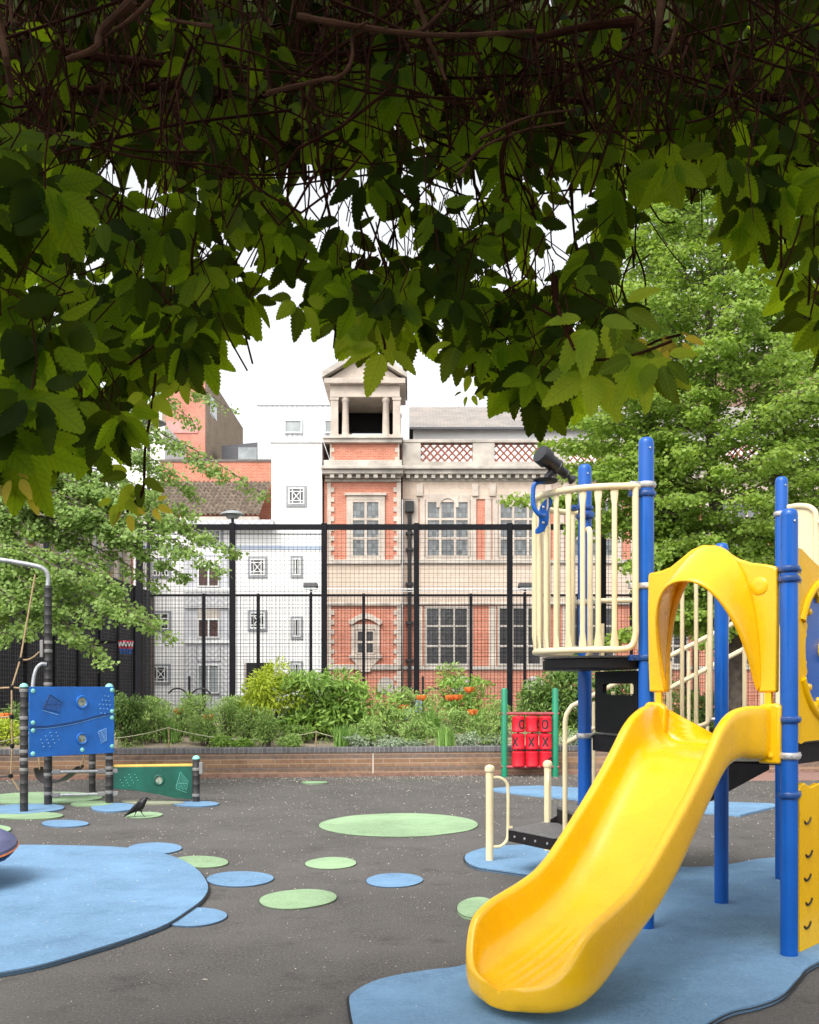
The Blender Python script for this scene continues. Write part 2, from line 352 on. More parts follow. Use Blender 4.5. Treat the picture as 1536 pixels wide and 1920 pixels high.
def leafmat(name, ca, cb, trans, tcol, rough=.45, yel=None):
    m, n, b, L = new_mat(name); g = n.nodes.new('ShaderNodeNewGeometry')
    st = [(0, ca), (.8, cb)]
    if yel: st.append((.97, yel))
    c = ramp(n, g.outputs['Random Per Island'], st)
    v = noise(n, g.outputs['Position'], 1.3, 3); c = mix(n, ramp(n, v, [(.35, (0,0,0)), (.7, (.45,)*3)]), c, tuple(x*1.35 for x in cb))
    L.new(c, b.inputs['Base Color']); b.inputs['Roughness'].default_value = rough; b.inputs['Specular IOR Level'].default_value = .14 if 'creeper' in name else .35
    if 'creeper' in name:
        at = nd(n, 'ShaderNodeAttribute'); at.attribute_name = 'leafpos'; sx = nd(n, 'ShaderNodeSeparateXYZ'); L.new(at.outputs['Vector'], sx.inputs[0])
        ab = nd(n, 'ShaderNodeMath', operation='ABSOLUTE'); L.new(sx.outputs[0], ab.inputs[0])
        q = nd(n, 'ShaderNodeMath', operation='MULTIPLY_ADD'); L.new(ab.outputs[0], q.inputs[0]); q.inputs[1].default_value = -.9; L.new(sx.outputs[1], q.inputs[2])
        pp = nd(n, 'ShaderNodeMath', operation='PINGPONG'); L.new(q.outputs[0], pp.inputs[0]); pp.inputs[1].default_value = .06
        v1 = ramp(n, pp.outputs[0], [(.004, (1,1,1)), (.016, (0,0,0))]); v2 = ramp(n, ab.outputs[0], [(.008, (1,1,1)), (.02, (0,0,0))])
        vein = mix(n, 1, v1, v2, 'LIGHTEN'); c = mix(n, mix(n, .5, (0,0,0), vein), c, tuple(x*2.2 for x in cb)); L.new(c, b.inputs['Base Color']); bump(n, b, vein, -.5, .004)
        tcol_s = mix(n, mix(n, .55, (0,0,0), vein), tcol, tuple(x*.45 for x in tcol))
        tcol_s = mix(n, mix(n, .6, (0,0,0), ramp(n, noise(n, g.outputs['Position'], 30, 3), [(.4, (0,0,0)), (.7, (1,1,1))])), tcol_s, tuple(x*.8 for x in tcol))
    else: tcol_s = tcol
    t = nd(n, 'ShaderNodeBsdfTranslucent'); L.new(mix(n, 1, ramp(n, g.outputs['Random Per Island'], ([(0, (.10,.10,.10)), (.38, (.22,.2,.2)), (.52, (.85,.85,.85)), (1, (1,1,1))] if 'creeper' in name else [(0, (.6,.7,.6)), (1, (1,1,1))])), tcol_s, 'MULTIPLY'), t.inputs[0])  # creeper: random leaves get a dark transmission colour, standing in for layered shade
    ms = nd(n, 'ShaderNodeMixShader'); ms.inputs[0].default_value = trans; L.new(b.outputs[0], ms.inputs[1]); L.new(t.outputs[0], ms.inputs[2])
    L.new(ms.outputs[0], n.nodes['Material Output'].inputs[0]); return m
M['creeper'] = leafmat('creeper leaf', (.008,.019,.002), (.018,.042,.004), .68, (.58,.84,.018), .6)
M['creeper_dk'] = leafmat('shaded creeper foliage', (.010,.018,.004), (.03,.045,.008), .22, (.15,.22,.01), .7)  # roof and back leaves: shade put into a darker, less translucent colour
M['creeper_l'] = leafmat('lit creeper leaf', (.10,.17,.01), (.18,.27,.02), .62, (.85,1.0,.05), .5)  # sprig leaves: colour brightened so they look lit under the dark canopy
M['creeper_y'] = leafmat('young yellow creeper leaf', (.26,.30,.03), (.55,.42,.05), .5, (1.0,.85,.06), .5)
M['treeleaf'] = leafmat('tree leaf', (.13,.22,.035), (.29,.40,.08), .44, (.56,.74,.09), .55)
M['treeleaf2'] = leafmat('light tree leaf', (.13,.21,.05), (.25,.36,.10), .4, (.46,.62,.12), .55)
M['laurel'] = leafmat('glossy shrub leaf', (.10,.20,.03), (.28,.43,.08), .25, (.3,.5,.06), .35)
M['golden'] = leafmat('golden shrub leaf', (.30,.42,.03), (.55,.62,.06), .3, (.6,.7,.05), .45)
M['darkleaf'] = leafmat('dark shrub leaf', (.06,.12,.025), (.17,.27,.06), .25, (.2,.35,.05), .35)
M['grassleaf'] = leafmat('grassy leaf', (.12,.24,.05), (.25,.42,.10), .3, (.35,.55,.1), .5)
M['silver'] = leafmat('silvery leaf', (.22,.30,.18), (.42,.50,.34), .25, (.35,.45,.25), .6)
M['fernleaf'] = leafmat('fine perennial leaf', (.14,.25,.05), (.33,.46,.13), .3, (.35,.5,.12), .55)

# ---------------------------------------------------------------- leaf engine
def leaves(name, mat, tv, tf, C, D, U, Sz, parent=None, smooth=False, origin=None):
    C, D, U = np.asarray(C, float), np.asarray(D, float), np.asarray(U, float); Sz = np.asarray(Sz, float)
    D /= np.linalg.norm(D, axis=1, keepdims=True)+1e-9
    U = U-(U*D).sum(1, keepdims=True)*D; U /= np.linalg.norm(U, axis=1, keepdims=True)+1e-9
    X = np.cross(D, U); tv = np.asarray(tv, float); n, k = len(C), len(tv)
    V = C[:, None]+Sz[:, None, None]*(tv[None, :, 0:1]*X[:, None]+tv[None, :, 1:2]*D[:, None]+tv[None, :, 2:3]*U[:, None])
    V = V.reshape(-1, 3); org = (V.min(0)+V.max(0))/2 if origin is None else np.array(origin)
    if parent is None: org[2] = V[:, 2].min()
    tfl = [len(f) for f in tf]; fl = np.concatenate([np.array(f) for f in tf])
    idx = (fl[None]+(np.arange(n)*k)[:, None]).ravel(); tot = np.tile(tfl, n)
    me = bpy.data.meshes.new(name); me.vertices.add(len(V)); me.vertices.foreach_set('co', (V-org).ravel())
    me.loops.add(len(idx)); me.loops.foreach_set('vertex_index', idx.astype(np.int32))
    me.polygons.add(len(tot)); st = np.concatenate([[0], np.cumsum(tot)[:-1]]); me.polygons.foreach_set('loop_start', st.astype(np.int32))
    me.update(calc_edges=True); me.validate()
    if smooth: me.polygons.foreach_set('use_smooth', [True]*len(me.polygons))
    me.materials.append(mat)
    if k > 12:
        at = me.attributes.new('leafpos', 'FLOAT_VECTOR', 'POINT'); at.data.foreach_set('vector', np.tile(tv, (n, 1)).ravel())
    return place(name, me, org, parent)
FAN = ([(0,0,0),(-.45,.55,.08),(-.28,.92,0),(.28,.92,.02),(.45,.55,-.06)], [(0,4,3,2,1)])
FANF = ([(0,0,0),(-.5,.62,.12),(0,.9,-.02),(.5,.62,.12)], [(0,2,1),(0,3,2)])
LANCE = ([(0,0,0),(-.17,.4,.06),(0,1,-.12),(.17,.4,.06),(0,.45,-.02)], [(0,4,1),(1,4,2),(0,3,4),(3,2,4)])
BLADE = ([(-.035,0,0),(.035,0,0),(.03,.5,.10),(-.03,.5,.10),(0,1,.0)], [(0,1,2,3),(3,2,4)])
def leaflet():                          # serrated, pointed creeper leaflet
    n = 11; v = []; f = []
    for i in range(n+1):
        t = i/n; v.append((0, t, -.22*t*t))
    def wd(t): return .255*math.sin(math.pi*min(1, t**.78))**.8*(1-.25*t) if t < .999 else 0
    L_, R_ = [], []
    for i in range(1, n):
        t = i/n; a, b_ = wd(t), wd(min(1, t+.5/n))
        for s_, lst in ((-1, L_), (1, R_)):
            if t > .3:
                lst.append((len(v), i)); v.append((s_*(a*1.10+.012), t+.03, .16*a-.22*t*t))
                lst.append((len(v), i)); v.append((s_*(a*.90), t+.045, .14*a-.22*t*t))
            else: lst.append((len(v), i)); v.append((s_*a, t, .16*a-.22*t*t))
    for lst, fl in ((L_, 0), (R_, 1)):
        prev = 0; pm = 0
        for (vi, mi_) in lst:
            a = (pm, prev, vi) if prev != pm else None
            fs = []
            if prev != pm: fs.append((pm, prev, vi))
            if mi_ != pm: fs.append((pm, vi, mi_))
            for q in fs: f.append(q if fl else q[::-1])
            prev = vi; pm = mi_
        q = (pm, prev, n); f.append(q if fl else q[::-1])
    return v, f
LEAFLET = leaflet()
def unit(n): a = rng.normal(size=(n, 3)); return a/np.linalg.norm(a, axis=1, keepdims=True)

# ================================================================ SETTING
def sheet(name, pts, z, mat, th=0.0, label=None, kind='structure'):
    mb = MB(); n = len(pts)
    if th: mb.prism(pts, (0,0,z), (1,0,0), (0,1,0), (0,0,th))
    else: mb.add([(x, y, z) for x, y in pts], [tuple(range(n))])
    o = mb.build(name, mat); return tag(o, label, kind=kind)
g = MB(); g.box(-150, 150, -30, 300, -.5, 0)
tag(g.build('ground', M['ground']), 'dark grey speckled rubber playground surface', kind='structure')
sheet('court_floor', [(-40,20.3),(45,20.3),(45,43.5),(-40,43.5)], .004, M['court'], label='ball court floor behind the mesh fence')
def closed_smooth(pts, n=5):
    m = len(pts); out = []
    for i in range(m):
        a, b, c, d = [Vector((*pts[(i+k-1) % m], 0)) for k in range(4)]
        for k in range(n):
            t = k/n; q = .5*((2*b)+(c-a)*t+(2*a-5*b+4*c-d)*t*t+(3*b-a-3*c+d)*t**3); out.append((q.x, q.y))
    return out
def grow(pts, d):
    cx = sum(p[0] for p in pts)/len(pts); cy = sum(p[1] for p in pts)/len(pts); n = len(pts); out = []
    A = sum(pts[i][0]*pts[(i+1) % n][1]-pts[(i+1) % n][0]*pts[i][1] for i in range(n)); sg = 1 if A > 0 else -1
    for i in range(n):
        t = Vector((pts[(i+1) % n][0]-pts[i-1][0], pts[(i+1) % n][1]-pts[i-1][1])).normalized(); out.append((pts[i][0]+sg*t.y*d, pts[i][1]-sg*t.x*d))
    return out
lay = [0]
def patch(pxpts, mat, label, th=.012, nm='blue_rubber_patch', z0=.004):
    w_ = closed_smooth([gp(*p) for p in pxpts]); lay[0] += 1
    w_ = [(x+.006*math.sin(7*x+5*y), y+.008*math.sin(6*x+9*y)) for x, y in w_]
    sheet(nm+'_joint' if 0 else 'surface_joint', grow(w_, .014 if th > .005 else .005), z0+.0007*lay[0]-.0004, M['gap'], 0, 'dark joint around a coloured rubber patch')
    return sheet(nm, w_, .001, mat, z0+th+.0007*lay[0], label)
def ell(cx, cy, rx, ry, tilt=0, n=16):
    return [(cx+rx*math.cos(2*math.pi*i/n), cy+ry*math.sin(2*math.pi*i/n)+tilt*math.cos(2*math.pi*i/n)) for i in range(n)]
spots = [(748,1548,149,22,-1,'g','large green oval rubber spot in the middle of the dark surface'),
 (620,1620,47,11,-1,'g','green rubber spot between the large green oval and the tilted green spot'),
 (740,1652,52,13,-1,'b','blue rubber spot alone in the middle of the dark surface'),
 (558,1688,72,18,-4,'g','tilted green rubber spot, nearest of the green spots in the middle'),
 (450,1650,62,14,-1,'b','blue rubber spot touching the tip of the big blue area'),
 (375,1618,52,11,1,'g','green rubber spot touching the upper edge of the big blue area'),
 (362,1722,64,17,-2,'b','blue rubber spot half under the lower edge of the big blue area'),
 (290,1593,50,11,-1,'b','blue rubber spot joining the top of the big blue area'),
 (270,1530,34,5.5,-1,'g','green rubber spot under the crow'),
 (122,1546,45,6.5,0,'b','narrow blue rubber spot in front of the blue panel'),
 (50,1531,69,7,0,'g','green rubber spot in front of the left post of the blue panel'),
 (-12,1557,33,8,0,'g','green rubber spot cut by the left edge of the photo'),
 (368,1509,43,5,0,'b','blue rubber spot at the foot of the end post of the green panel'),
 (213,1516,42,8,-1,'b','blue rubber spot at the foot of the right post of the blue panel'),
 (40,1519,80,9,-3,'b','blue rubber spot around the foot of the left post'),
 (80,1498,112,11,-2,'g','wide green rubber spot beneath the climbing frame'),
 (172,1509,40,4.5,-1,'g','thin green rubber spot behind the right post of the blue panel'),
 (285,1506,60,4,1,'t','tan rubber spot below the green panel'),
 (590,1469,24,2.2,0,'g','faint pale green spot close to the planter wall'),
 (893,1706,34,19,-2,'g','green rubber spot half hidden by the foot of the slide')]
for (cx, cy, rx, ry, tl, k, lb) in spots:
    patch(ell(cx, cy, rx, ry, tl), M[{'b':'blue_rub','g':'green_rub','t':'tan_rub'}[k]], lb, .002, {'b':'blue_rubber_spot','g':'green_rubber_spot','t':'tan_rubber_spot'}[k])
patch([(0,1590),(100,1590),(230,1594),(320,1609),(370,1636),(388,1665),(380,1692),(350,1717),(300,1745),(220,1775),(100,1811),(0,1833),(-250,1880),(-700,1850),(-800,1700),(-500,1610),(-200,1592)],
      M['blue_rub'], 'big blue rounded rubber area at the lower left', .008)
patch([(655,1890),(668,1868),(720,1845),(800,1828),(870,1819),(940,1790),(1000,1740),(1035,1690),(1010,1652),(950,1640),(890,1630),(872,1613),(900,1597),(960,1590),(1080,1589),(1150,1605),(1240,1627),(1310,1632),(1370,1626),(1420,1617),(1480,1610),(1600,1590),(1760,1640),(1700,1760),(1536,1812),(1495,1845),(1462,1878),(1420,1896),(1370,1906),(1330,1925),(1250,1990),(1000,2060),(760,2040),(672,1960)],
      M['blue_rub'], 'big wavy blue rubber area under the yellow slide and blue posts', .008)
def quad(pxpts, mat, lb, nm):
    lay[0] += 1; return sheet(nm, [gp(*p) for p in pxpts], .001, mat, .008+.0007*lay[0], lb)
quad([(925,1481),(962,1477),(1012,1476),(1130,1483),(1130,1506),(990,1493),(925,1485)], M['blue_rub'], 'angular blue rubber patch behind the cream entry posts', 'blue_rubber_patch')
quad([(1270,1504),(1450,1510),(1458,1515),(1400,1529),(1388,1532),(1270,1523)], M['blue_rub'], 'blue rubber patch beyond the stairs, behind the short blue post', 'blue_rubber_patch')
sheet('paving', [(4.2,16.2),(14,17.1),(14,18.5),(4.2,17.7)], .001, M['pink_pave'], .006, 'pinkish paving strip along the planter wall at the right')

# planter wall
def wy(X): return 17.24+.114*X
wl = empty('planter_wall', (0, 17.24, 0), 'long low brown brick planter wall with dark header coping and dark bands', 'wall')
def wallbox(x0, x1, off0, off1, z0, z1):
    mb = MB(); a = [(x0, wy(x0)+off0), (x1, wy(x1)+off0), (x1, wy(x1)+off1), (x0, wy(x0)+off1)]
    mb.prism(a, (0,0,z0), (1,0,0), (0,1,0), (0,0,z1-z0)); return mb
wallbox(-13, 16, 0, .23, 0.055, .40).build('brickwork', M['brick_wall'], wl)
wallbox(-13, 16, -.02, .26, 0, .055).build('footing', M['brick_base'], wl)
wallbox(-13, 16, -.015, .26, .40, .50).build('coping', M['coping'], wl, bevel=.015)
wallbox(-.63, -.605, -.003, .01, .055, .40).build('expansion_joint', M['stone'], wl)
# planting bed (sloping soil)
nx, ny = 90, 14; mb = MB()
vs = []
for j in range(ny+1):
    for i in range(nx+1):
        X = -13+29*i/nx; y0 = wy(X)+.24; Y = y0+(20.5-y0+.9)*j/ny
        vs.append((X, Y, .44+.30*min(1, j/8)+.03*math.sin(3*X+j)+.02*random.random()))
mb.add(vs, [(j*(nx+1)+i, j*(nx+1)+i+1, (j+1)*(nx+1)+i+1, (j+1)*(nx+1)+i) for j in range(ny) for i in range(nx)])
tag(mb.build('planting_bed', M['mulch'], smooth=True), 'pale mulch of the raised planting bed', kind='structure')
def bedz(Y, X=0): return .46+.28*min(1, max(0, (Y-wy(X)-.2)/2.2))
# dark kerb wall behind the bed
tag(MB().box(-13, 16, 21.45, 21.65, 0, .78).build('kerb_wall', M['brick_grey']), 'low dark kerb wall under the tall mesh fence, behind the plants', 'wall')

# ---------------------------------------------------------------- fences
def fence(name, D, pxs, top, label, zb, pw, rail, wsp, wt, extra=None, x0px=None, x1px=None, cell_h=None):
    r = empty(name, (fx(600, D), D, 0), label, 'fence'); zt = fz(top, D)
    for p in pxs:
        X = fx(p, D); m_ = MB(); m_.box(X-pw/2, X+pw/2, D-pw/2, D+pw/2, 0, zt+.02); m_.build('post', M['fence'], r, bevel=.006)
    xa, xb = fx(x0px, D), fx(x1px, D)
    MB().box(xa, xb, D-rail*.35, D+rail*.35, zt-rail, zt-.003).build('top_rail', M['fence'], r)
    m_ = MB(); n = int((xb-xa)/wsp)
    for i in range(n+1):
        x = xa+i*wsp; m_.box(x-wt/2, x+wt/2, D-.012-wt/2, D-.012+wt/2, zb, zt-rail)
    ch = cell_h or wsp; z = zb
    while z < zt-rail: m_.box(xa, xb, D-.012-wt*1.5-.001, D-.012-wt/2-.001, z-wt/2, z+wt/2); z += ch
    m_.build('mesh_panel', M['fence'], r); return r
N_X = [89+173.4*k for k in range(-1, 9)]
fa = fence('tall_mesh_fence', 21.3, [262, 436, 608, 781, 956, 1131, 1305, 1480, 1655, 88, -86], 983, 'tall black mesh fence with thick posts right behind the planting bed', .5, .115, .115, .092, .0056, x0px=-90, x1px=1660)
fb = fence('court_fence', 38, [382, 484, 583, 682, 883, 984, 1084, 1184, 1284, 1384, 1484], 1114, 'black mesh fence on the far side of the ball court in front of the buildings', 0, .11, .09, .122, .010, x0px=274, x1px=1500)
m_ = MB()
for z in (fz(1105, 38), fz(1109.5, 38)): m_.tube([(fx(268,38), 37.9, z), (fx(1010,38), 37.9, z)], .022, 6)
m_.build('conduit', M['whiteframe'], fb)
# dark side screen of the court
ss = empty('screen_fence', (-9.8, 30, 0), 'tall dark netted screen fence running back along the left side of the ball court', 'fence')
MB().box(-9.85, -9.82, 21.6, 38, .05, 5.05).build('netting', M['netting'], ss)
m_ = MB()
for k in range(46): z = .1+k*.11; m_.box(-9.80, -9.795, 21.6, 38, z, z+.006)
for k in range(110): y = 21.6+k*.15; m_.box(-9.807, -9.802, y, y+.008, .05, 5.05)
m_.build('mesh_panel', M['wire'], ss)
for k in range(9): y = 21.7+k*2.03; MB().box(-9.79, -9.72, y, y+.09, 0, 5.1).build('post', M['fence'], ss)
MB().box(-9.79, -9.73, 21.6, 38, 5.05, 5.13).build('top_rail', M['fence'], ss)
bc = empty('brick_pier', (-9.6, 38.3, 0), 'dark brick pier at the far left corner of the ball court', 'pier')
MB().box(-10.2, -9.73, 38.1, 38.7, 0, 5.0).build('shaft', M['brick_grey'], bc); MB().box(-10.25, -9.68, 38.05, 38.75, 5.0, 5.12).build('cap', M['zinc'], bc)
# basketball hoop on the side screen
bh = empty('basketball_hoop', (-9.4, 31.5, 2.9), 'red basketball hoop with a blue, red and white net by the dark screen fence', 'basketball hoop')
hc = Vector((fx(236,31.5), 31.5, fz(1203,31.5)))
MB().tube([hc+Vector((.22*math.cos(a*math.pi/8), .22*math.sin(a*math.pi/8), 0)) for a in range(16)], .018, 6, closed=True).build('rim', M['red'], bh, smooth=True)
cols = [M['whiteframe'], M['red'], M['panel_blue']]
m_ = MB()
for a in range(12):
    t0 = a*math.pi/6
    for sg in (-1, 1):
        p = [hc+Vector(((.22-.012*k)*math.cos(t0+sg*k*.13), (.22-.012*k)*math.sin(t0+sg*k*.13), -.075*k)) for k in range(6)]
        for k in range(5): m_.cur = 0 if k < 2 else (1 if k < 3 else 2); m_.tube(p[k:k+2], .012, 4)
m_.build('net', cols, bh); MB().box(-9.72, hc.x-.2, 31.4, 31.6, hc.z-.06, hc.z+.02).build('bracket', M['fence'], bh)
# floodlights on poles behind the court fence
def floodlight(px, py, D, lb):
    r = empty('floodlight', (fx(px, D), D, 0), lb, 'floodlight', 'small floodlights behind the court fence'); X, Z = fx(px, D), fz(py, D)
    MB().obox((X, D, Z+.03), (.27,0,0), (0,.2,-.05), (0,.04,.08)).build('lamp_head', M['iron'], r, bevel=.02)
    MB().obox((X, D-.19, Z-.02), (.23,0,0), (0,.02,.0), (0,0,.04)).build('lamp_glass', M['pane_lt'], r)
    m = MB(); m.tube([(X, D+.1, 0), (X, D+.1, Z-.08)], .05, 8); m.build('pole', M['iron'], r)
floodlight(583, 1101, 38.9, 'black floodlight in front of the white building'); floodlight(985, 1101, 38.9, 'black floodlight in front of the red brick building')
def street_lamp(px, py, D, lb, hw=.28):
    X, Z = fx(px, D), fz(py, D); r = empty('street_lamp', (X, D, 0), lb, 'street lamp')
    MB().lathe((X, D, Z-.06), (0,0,1), [(.02,-.04),(hw*.6,-.01),(hw,.02),(hw*.95,.05),(hw*.6,.10),(hw*.2,.12)], 20).build('lamp_head', M['lamp'], r, smooth=True)
    MB().lathe((X, D, Z-.1), (0,0,1), [(.01,-.04),(hw*.45,-.03),(hw*.6,.03)], 16).build('globe', M['pane_lt'], r, smooth=True)
    MB().tube([(X, D+.02, 0), (X, D+.02, Z-.1)], [.06,.035], 8).build('pole', M['iron'], r, smooth=True)
street_lamp(436, 962, 24, 'grey domed lamp standing behind a fence post in front of the tiled roof')
street_lamp(278, 790, 24, 'grey domed lamp half hidden by leaves at the upper left', .42)
def finial(px, py, D, lb):
    X, Z = fx(px, D), fz(py, D); r = empty('iron_finial', (X, D, 0), lb, 'finial')
    MB().tube([(X, D, 0), (X, D, Z+.45)], .05, 6).build('spike', M['iron'], r); m = MB()
    for s_ in (-1, 1):
        m.tube(smooth_path([(X, D, Z-.3), (X+s_*.25, D, Z-.02), (X+s_*.55, D, Z), (X+s_*.75, D, Z-.16)]), .03, 5)
    m.build('scroll', M['iron'], r)
finial(355, 1292, 36, 'black iron finial with scrolls in front of the grey bay'); finial(793, 1292, 36, 'black iron finial in front of the red brick wall')

# ---------------------------------------------------------------- buildings (facade coordinates at depth D)
class Fac:
    def __init__(s, D, root): s.D = D; s.r = root
    def b(s, x0, x1, y0, y1, mat, name, out=0, dep=.1, parent=None, bev=0, mb=None):
        D = s.D; m = mb or MB(); m.box(fx(x0,D), fx(x1,D), D-out, D-out+dep, fz(y1,D), fz(y0,D))
        return m if mb else m.build(name, mat, parent or s.r, bevel=bev)
def window(f, x0, x1, y0, y1, cols_, rows, glassm, framem, fw=.12, bar=.10, out=0.0, arch=None, cross=False, surround=None):
    D = f.D; X0, X1, Z0, Z1 = fx(x0,D), fx(x1,D), fz(y1,D), fz(y0,D); m = MB(); yo = D-out
    m.box(X0, X0+fw, yo-.06, yo+.05, Z0, Z1); m.box(X1-fw, X1, yo-.06, yo+.05, Z0, Z1)
    m.box(X0+fw, X1-fw, yo-.055, yo+.05, Z0, Z0+fw); m.box(X0+fw, X1-fw, yo-.055, yo+.05, Z1-fw, Z1)
    for i in range(1, cols_): x = X0+(X1-X0)*i/cols_; m.box(x-bar/2, x+bar/2, yo-.05, yo+.05, Z0+fw, Z1-fw)
    for j in range(1, rows): z = Z0+(Z1-Z0)*j/rows; m.box(X0+fw, X1-fw, yo-.045, yo+.05, z-bar/2, z+bar/2)
    if cross:
        a, b_, c, d = X0+.25*(X1-X0), X1-.25*(X1-X0), Z0+.22*(Z1-Z0), Z1-.22*(Z1-Z0)
        for x in (a, b_): m.box(x-.02, x+.02, yo-.04, yo+.04, Z0+fw, Z1-fw)
        for z in (c, d): m.box(X0+fw, X1-fw, yo-.037, yo+.04, z-.02, z+.02)
        m.bar((a, yo-.03, c), (b_, yo-.03, d), .04, .02, (0,1,0)); m.bar((a, yo-.028, d), (b_, yo-.028, c), .04, .02, (0,1,0))
    w_ = m.build('window', framem, f.r)
    MB().box(X0+fw*.5, X1-fw*.5, yo+.0, yo+.06, Z0+fw*.5, Z1-fw*.5).build('pane', glassm, w_)
    if surround:
        sw, sm = surround; q = MB(); q.box(X0-sw, X0, yo-.03, yo+.05, Z0-sw, Z1+sw); q.box(X1, X1+sw, yo-.03, yo+.05, Z0-sw, Z1+sw)
        q.box(X0, X1, yo-.032, yo+.05, Z1, Z1+sw); q.box(X0, X1, yo-.032, yo+.05, Z0-sw, Z0); q.build('surround', sm, w_)
    return w_
# --- red brick and stone building, main range
D0 = 46.0
rb = empty('brick_building', (fx(1000,D0), D0+4, 0), 'red brick and cream stone building with leaded windows, lattice parapet and open corner turret', 'building')
f = Fac(D0, rb); X0, X1 = fx(755,D0), fx(1720,D0)
MB().box(X0, X1, D0, D0+9, -.2, fz(868,D0)).build('wall', M['brick'], rb)
m = MB()
f.b(755,1720,1056,1133,None,'',.04,.1,mb=m); f.b(755,1720,903,936,None,'',.06,.1,mb=m); build_split(m, 'stone_band', M['ashlar'], rb)
m = MB()
for (a, b_, o) in ((878,884,.55),(884,892,.42),(898,903,.12),(1050,1057,.16),(1130,1135,.12),(1249,1257,.08)): f.b(755,1720,a,b_,None,'',o,.6,mb=m)
f.b(755,1720,892,898,None,'',.15,.3,mb=m); build_split(m, 'cornice', M['stone2'], rb, .03)
m = MB()
for k in range(62): x = 762+k*15.6; f.b(x,x+7,892.3,899,None,'',.36,.2,mb=m)
build_split(m, 'dentil', M['stone2'], rb)
# parapet with lattice
m = MB(); f.b(755,1720,868,878,None,'',.3,.5,mb=m); f.b(755,1720,826,832,None,'',.25,.5,mb=m)
px0 = 755
for (a, b_) in ((755,789),(886,927),(1023,1065),(1160,1200),(1297,1337),(1434,1474)): f.b(a,b_,832,868,None,'',.22,.44,mb=m)
build_split(m, 'parapet', M['stone2'], rb, .02)
for (a, b_) in ((789,886),(927,1023),(1065,1160),(1200,1297),(1337,1434)):
    m = MB(); xa, xb, za, zb = fx(a,D0), fx(b_,D0), fz(868,D0), fz(832,D0); hh = zb-za; n = 7
    st = (xb-xa)/n*1.0
    for k in range(-3, n+3):
        for sg in (1, -1):
            xs = xa+k*st; xe = xs+2.5*st; 
            p = [(xs, za), (xe, zb)] if sg > 0 else [(xs, zb), (xe, za)]
            # clip to the opening
            (u0, v0), (u1, v1) = p; t0 = max(0, (xa-u0)/(u1-u0)); t1 = min(1, (xb-u0)/(u1-u0))
            if t1 <= t0: continue
            q0 = (u0+(u1-u0)*t0, D0-.02+.05*sg, v0+(v1-v0)*t0); q1 = (u0+(u1-u0)*t1, D0-.02+.05*sg, v0+(v1-v0)*t1)
            m.bar(q0, q1, .06, .09, (0,1,0))
    m.build('lattice', M['terracotta'], rb)
m = MB()
# upper floor pilasters and window bays
for k in range(6):
    c = 839+136.5*k
    for (a, b_, o) in ((c-50,c-41,.10),(c+42,c+52,.10),(c-66,c-50,.05),(c+74-2,c+86,.05)):
        pass
    f.b(c-52,c-42,936,1050,None,'',.09,.12,mb=m); f.b(c+43,c+54,936,1050,None,'',.09,.12,mb=m)
    f.b(c-42,c+43,1044,1050,None,'',.085,.12,mb=m); f.b(c-42,c+43,927,938,None,'',.085,.12,mb=m)
    f.b(c-66,c-54,936,1050,None,'',.05,.1,mb=m); f.b(c-58,c-46,908,931,None,'',.16,.1,mb=m); f.b(c+46,c+58,908,931,None,'',.16,.1,mb=m)
f.b(755,785,936,1050,None,'',.03,.1,mb=m)
for (a,b_) in ((778,793),(880,887),(917,930),(1016,1024),(1054,1067)): f.b(a,b_,1137,1249,None,'',.05,.1,mb=m)
build_split(m, 'pilaster', M['stone'], rb, .01)
for k in range(6):
    c = 839+136.5*k
    window(f, c-41, c+42, 938, 1046, 3, 3, M['leaded'], M['stone'], .10, .10, .05)
    if k < 5: window(f, c-43, c+41, 1137, 1249, 3, 3, M['leaded_dk'], M['stone2'], .11, .09, .04)
    # arched head of the middle light
    D = D0; x, z = fx(c,D), fz(946,D); MB().prism([(-.5,0.0)]+arcpts(0,0,.36,180,0,8,.42)+[(.5,0.0),(.5,.6),(-.5,.6)], (x, D-.14, z-.15), (1,0,0), (0,0,1), (0,.04,0)).build('window_arch', M['stone'], rb)
for c in (866,1003,1140):
    x, z = fx(c,D0), fz(1300,D0); MB().prism([(-.45,0)]+arcpts(0,.35,.45,180,0,10)+[(.45,0)], (x, D0-.05, z), (1,0,0), (0,0,1), (0,.1,0)).build('basement_arch', M['stone2'], rb)
MB().box(X0+.01, X1-.01, D0+.3, D0+8.9, fz(868,D0), fz(868,D0)+.03).build('flat_roof', M['zinc'], rb)
# clerestory and roof behind
MB().box(X0+.5, X1, D0+5, D0+5.3, fz(880,D0+5), fz(803,D0+5)).build('clerestory', M['white'], rb)
m = MB(); D = D0+5; zr, ze = fz(763,D0+9), fz(801,D0+4.7)
m.add([(X0+.3,D0+4.7,ze),(X1,D0+4.7,ze),(X1,D0+9,zr),(X0+.3,D0+9,zr),(X0+.3,D0+9,ze-.3),(X1,D0+9,ze-.3),(X0+.3,D0+4.7,ze-.1),(X1,D0+4.7,ze-.1)], [(0,1,2,3),(3,2,5,4),(6,7,1,0),(0,3,4,6),(1,7,5,2)])
m.build('roof', M['slate'], rb)
MB().box(X0+.3, X1, D0+4.55, D0+4.7, ze-.12, ze-.02).build('gutter', M['zinc'], rb)
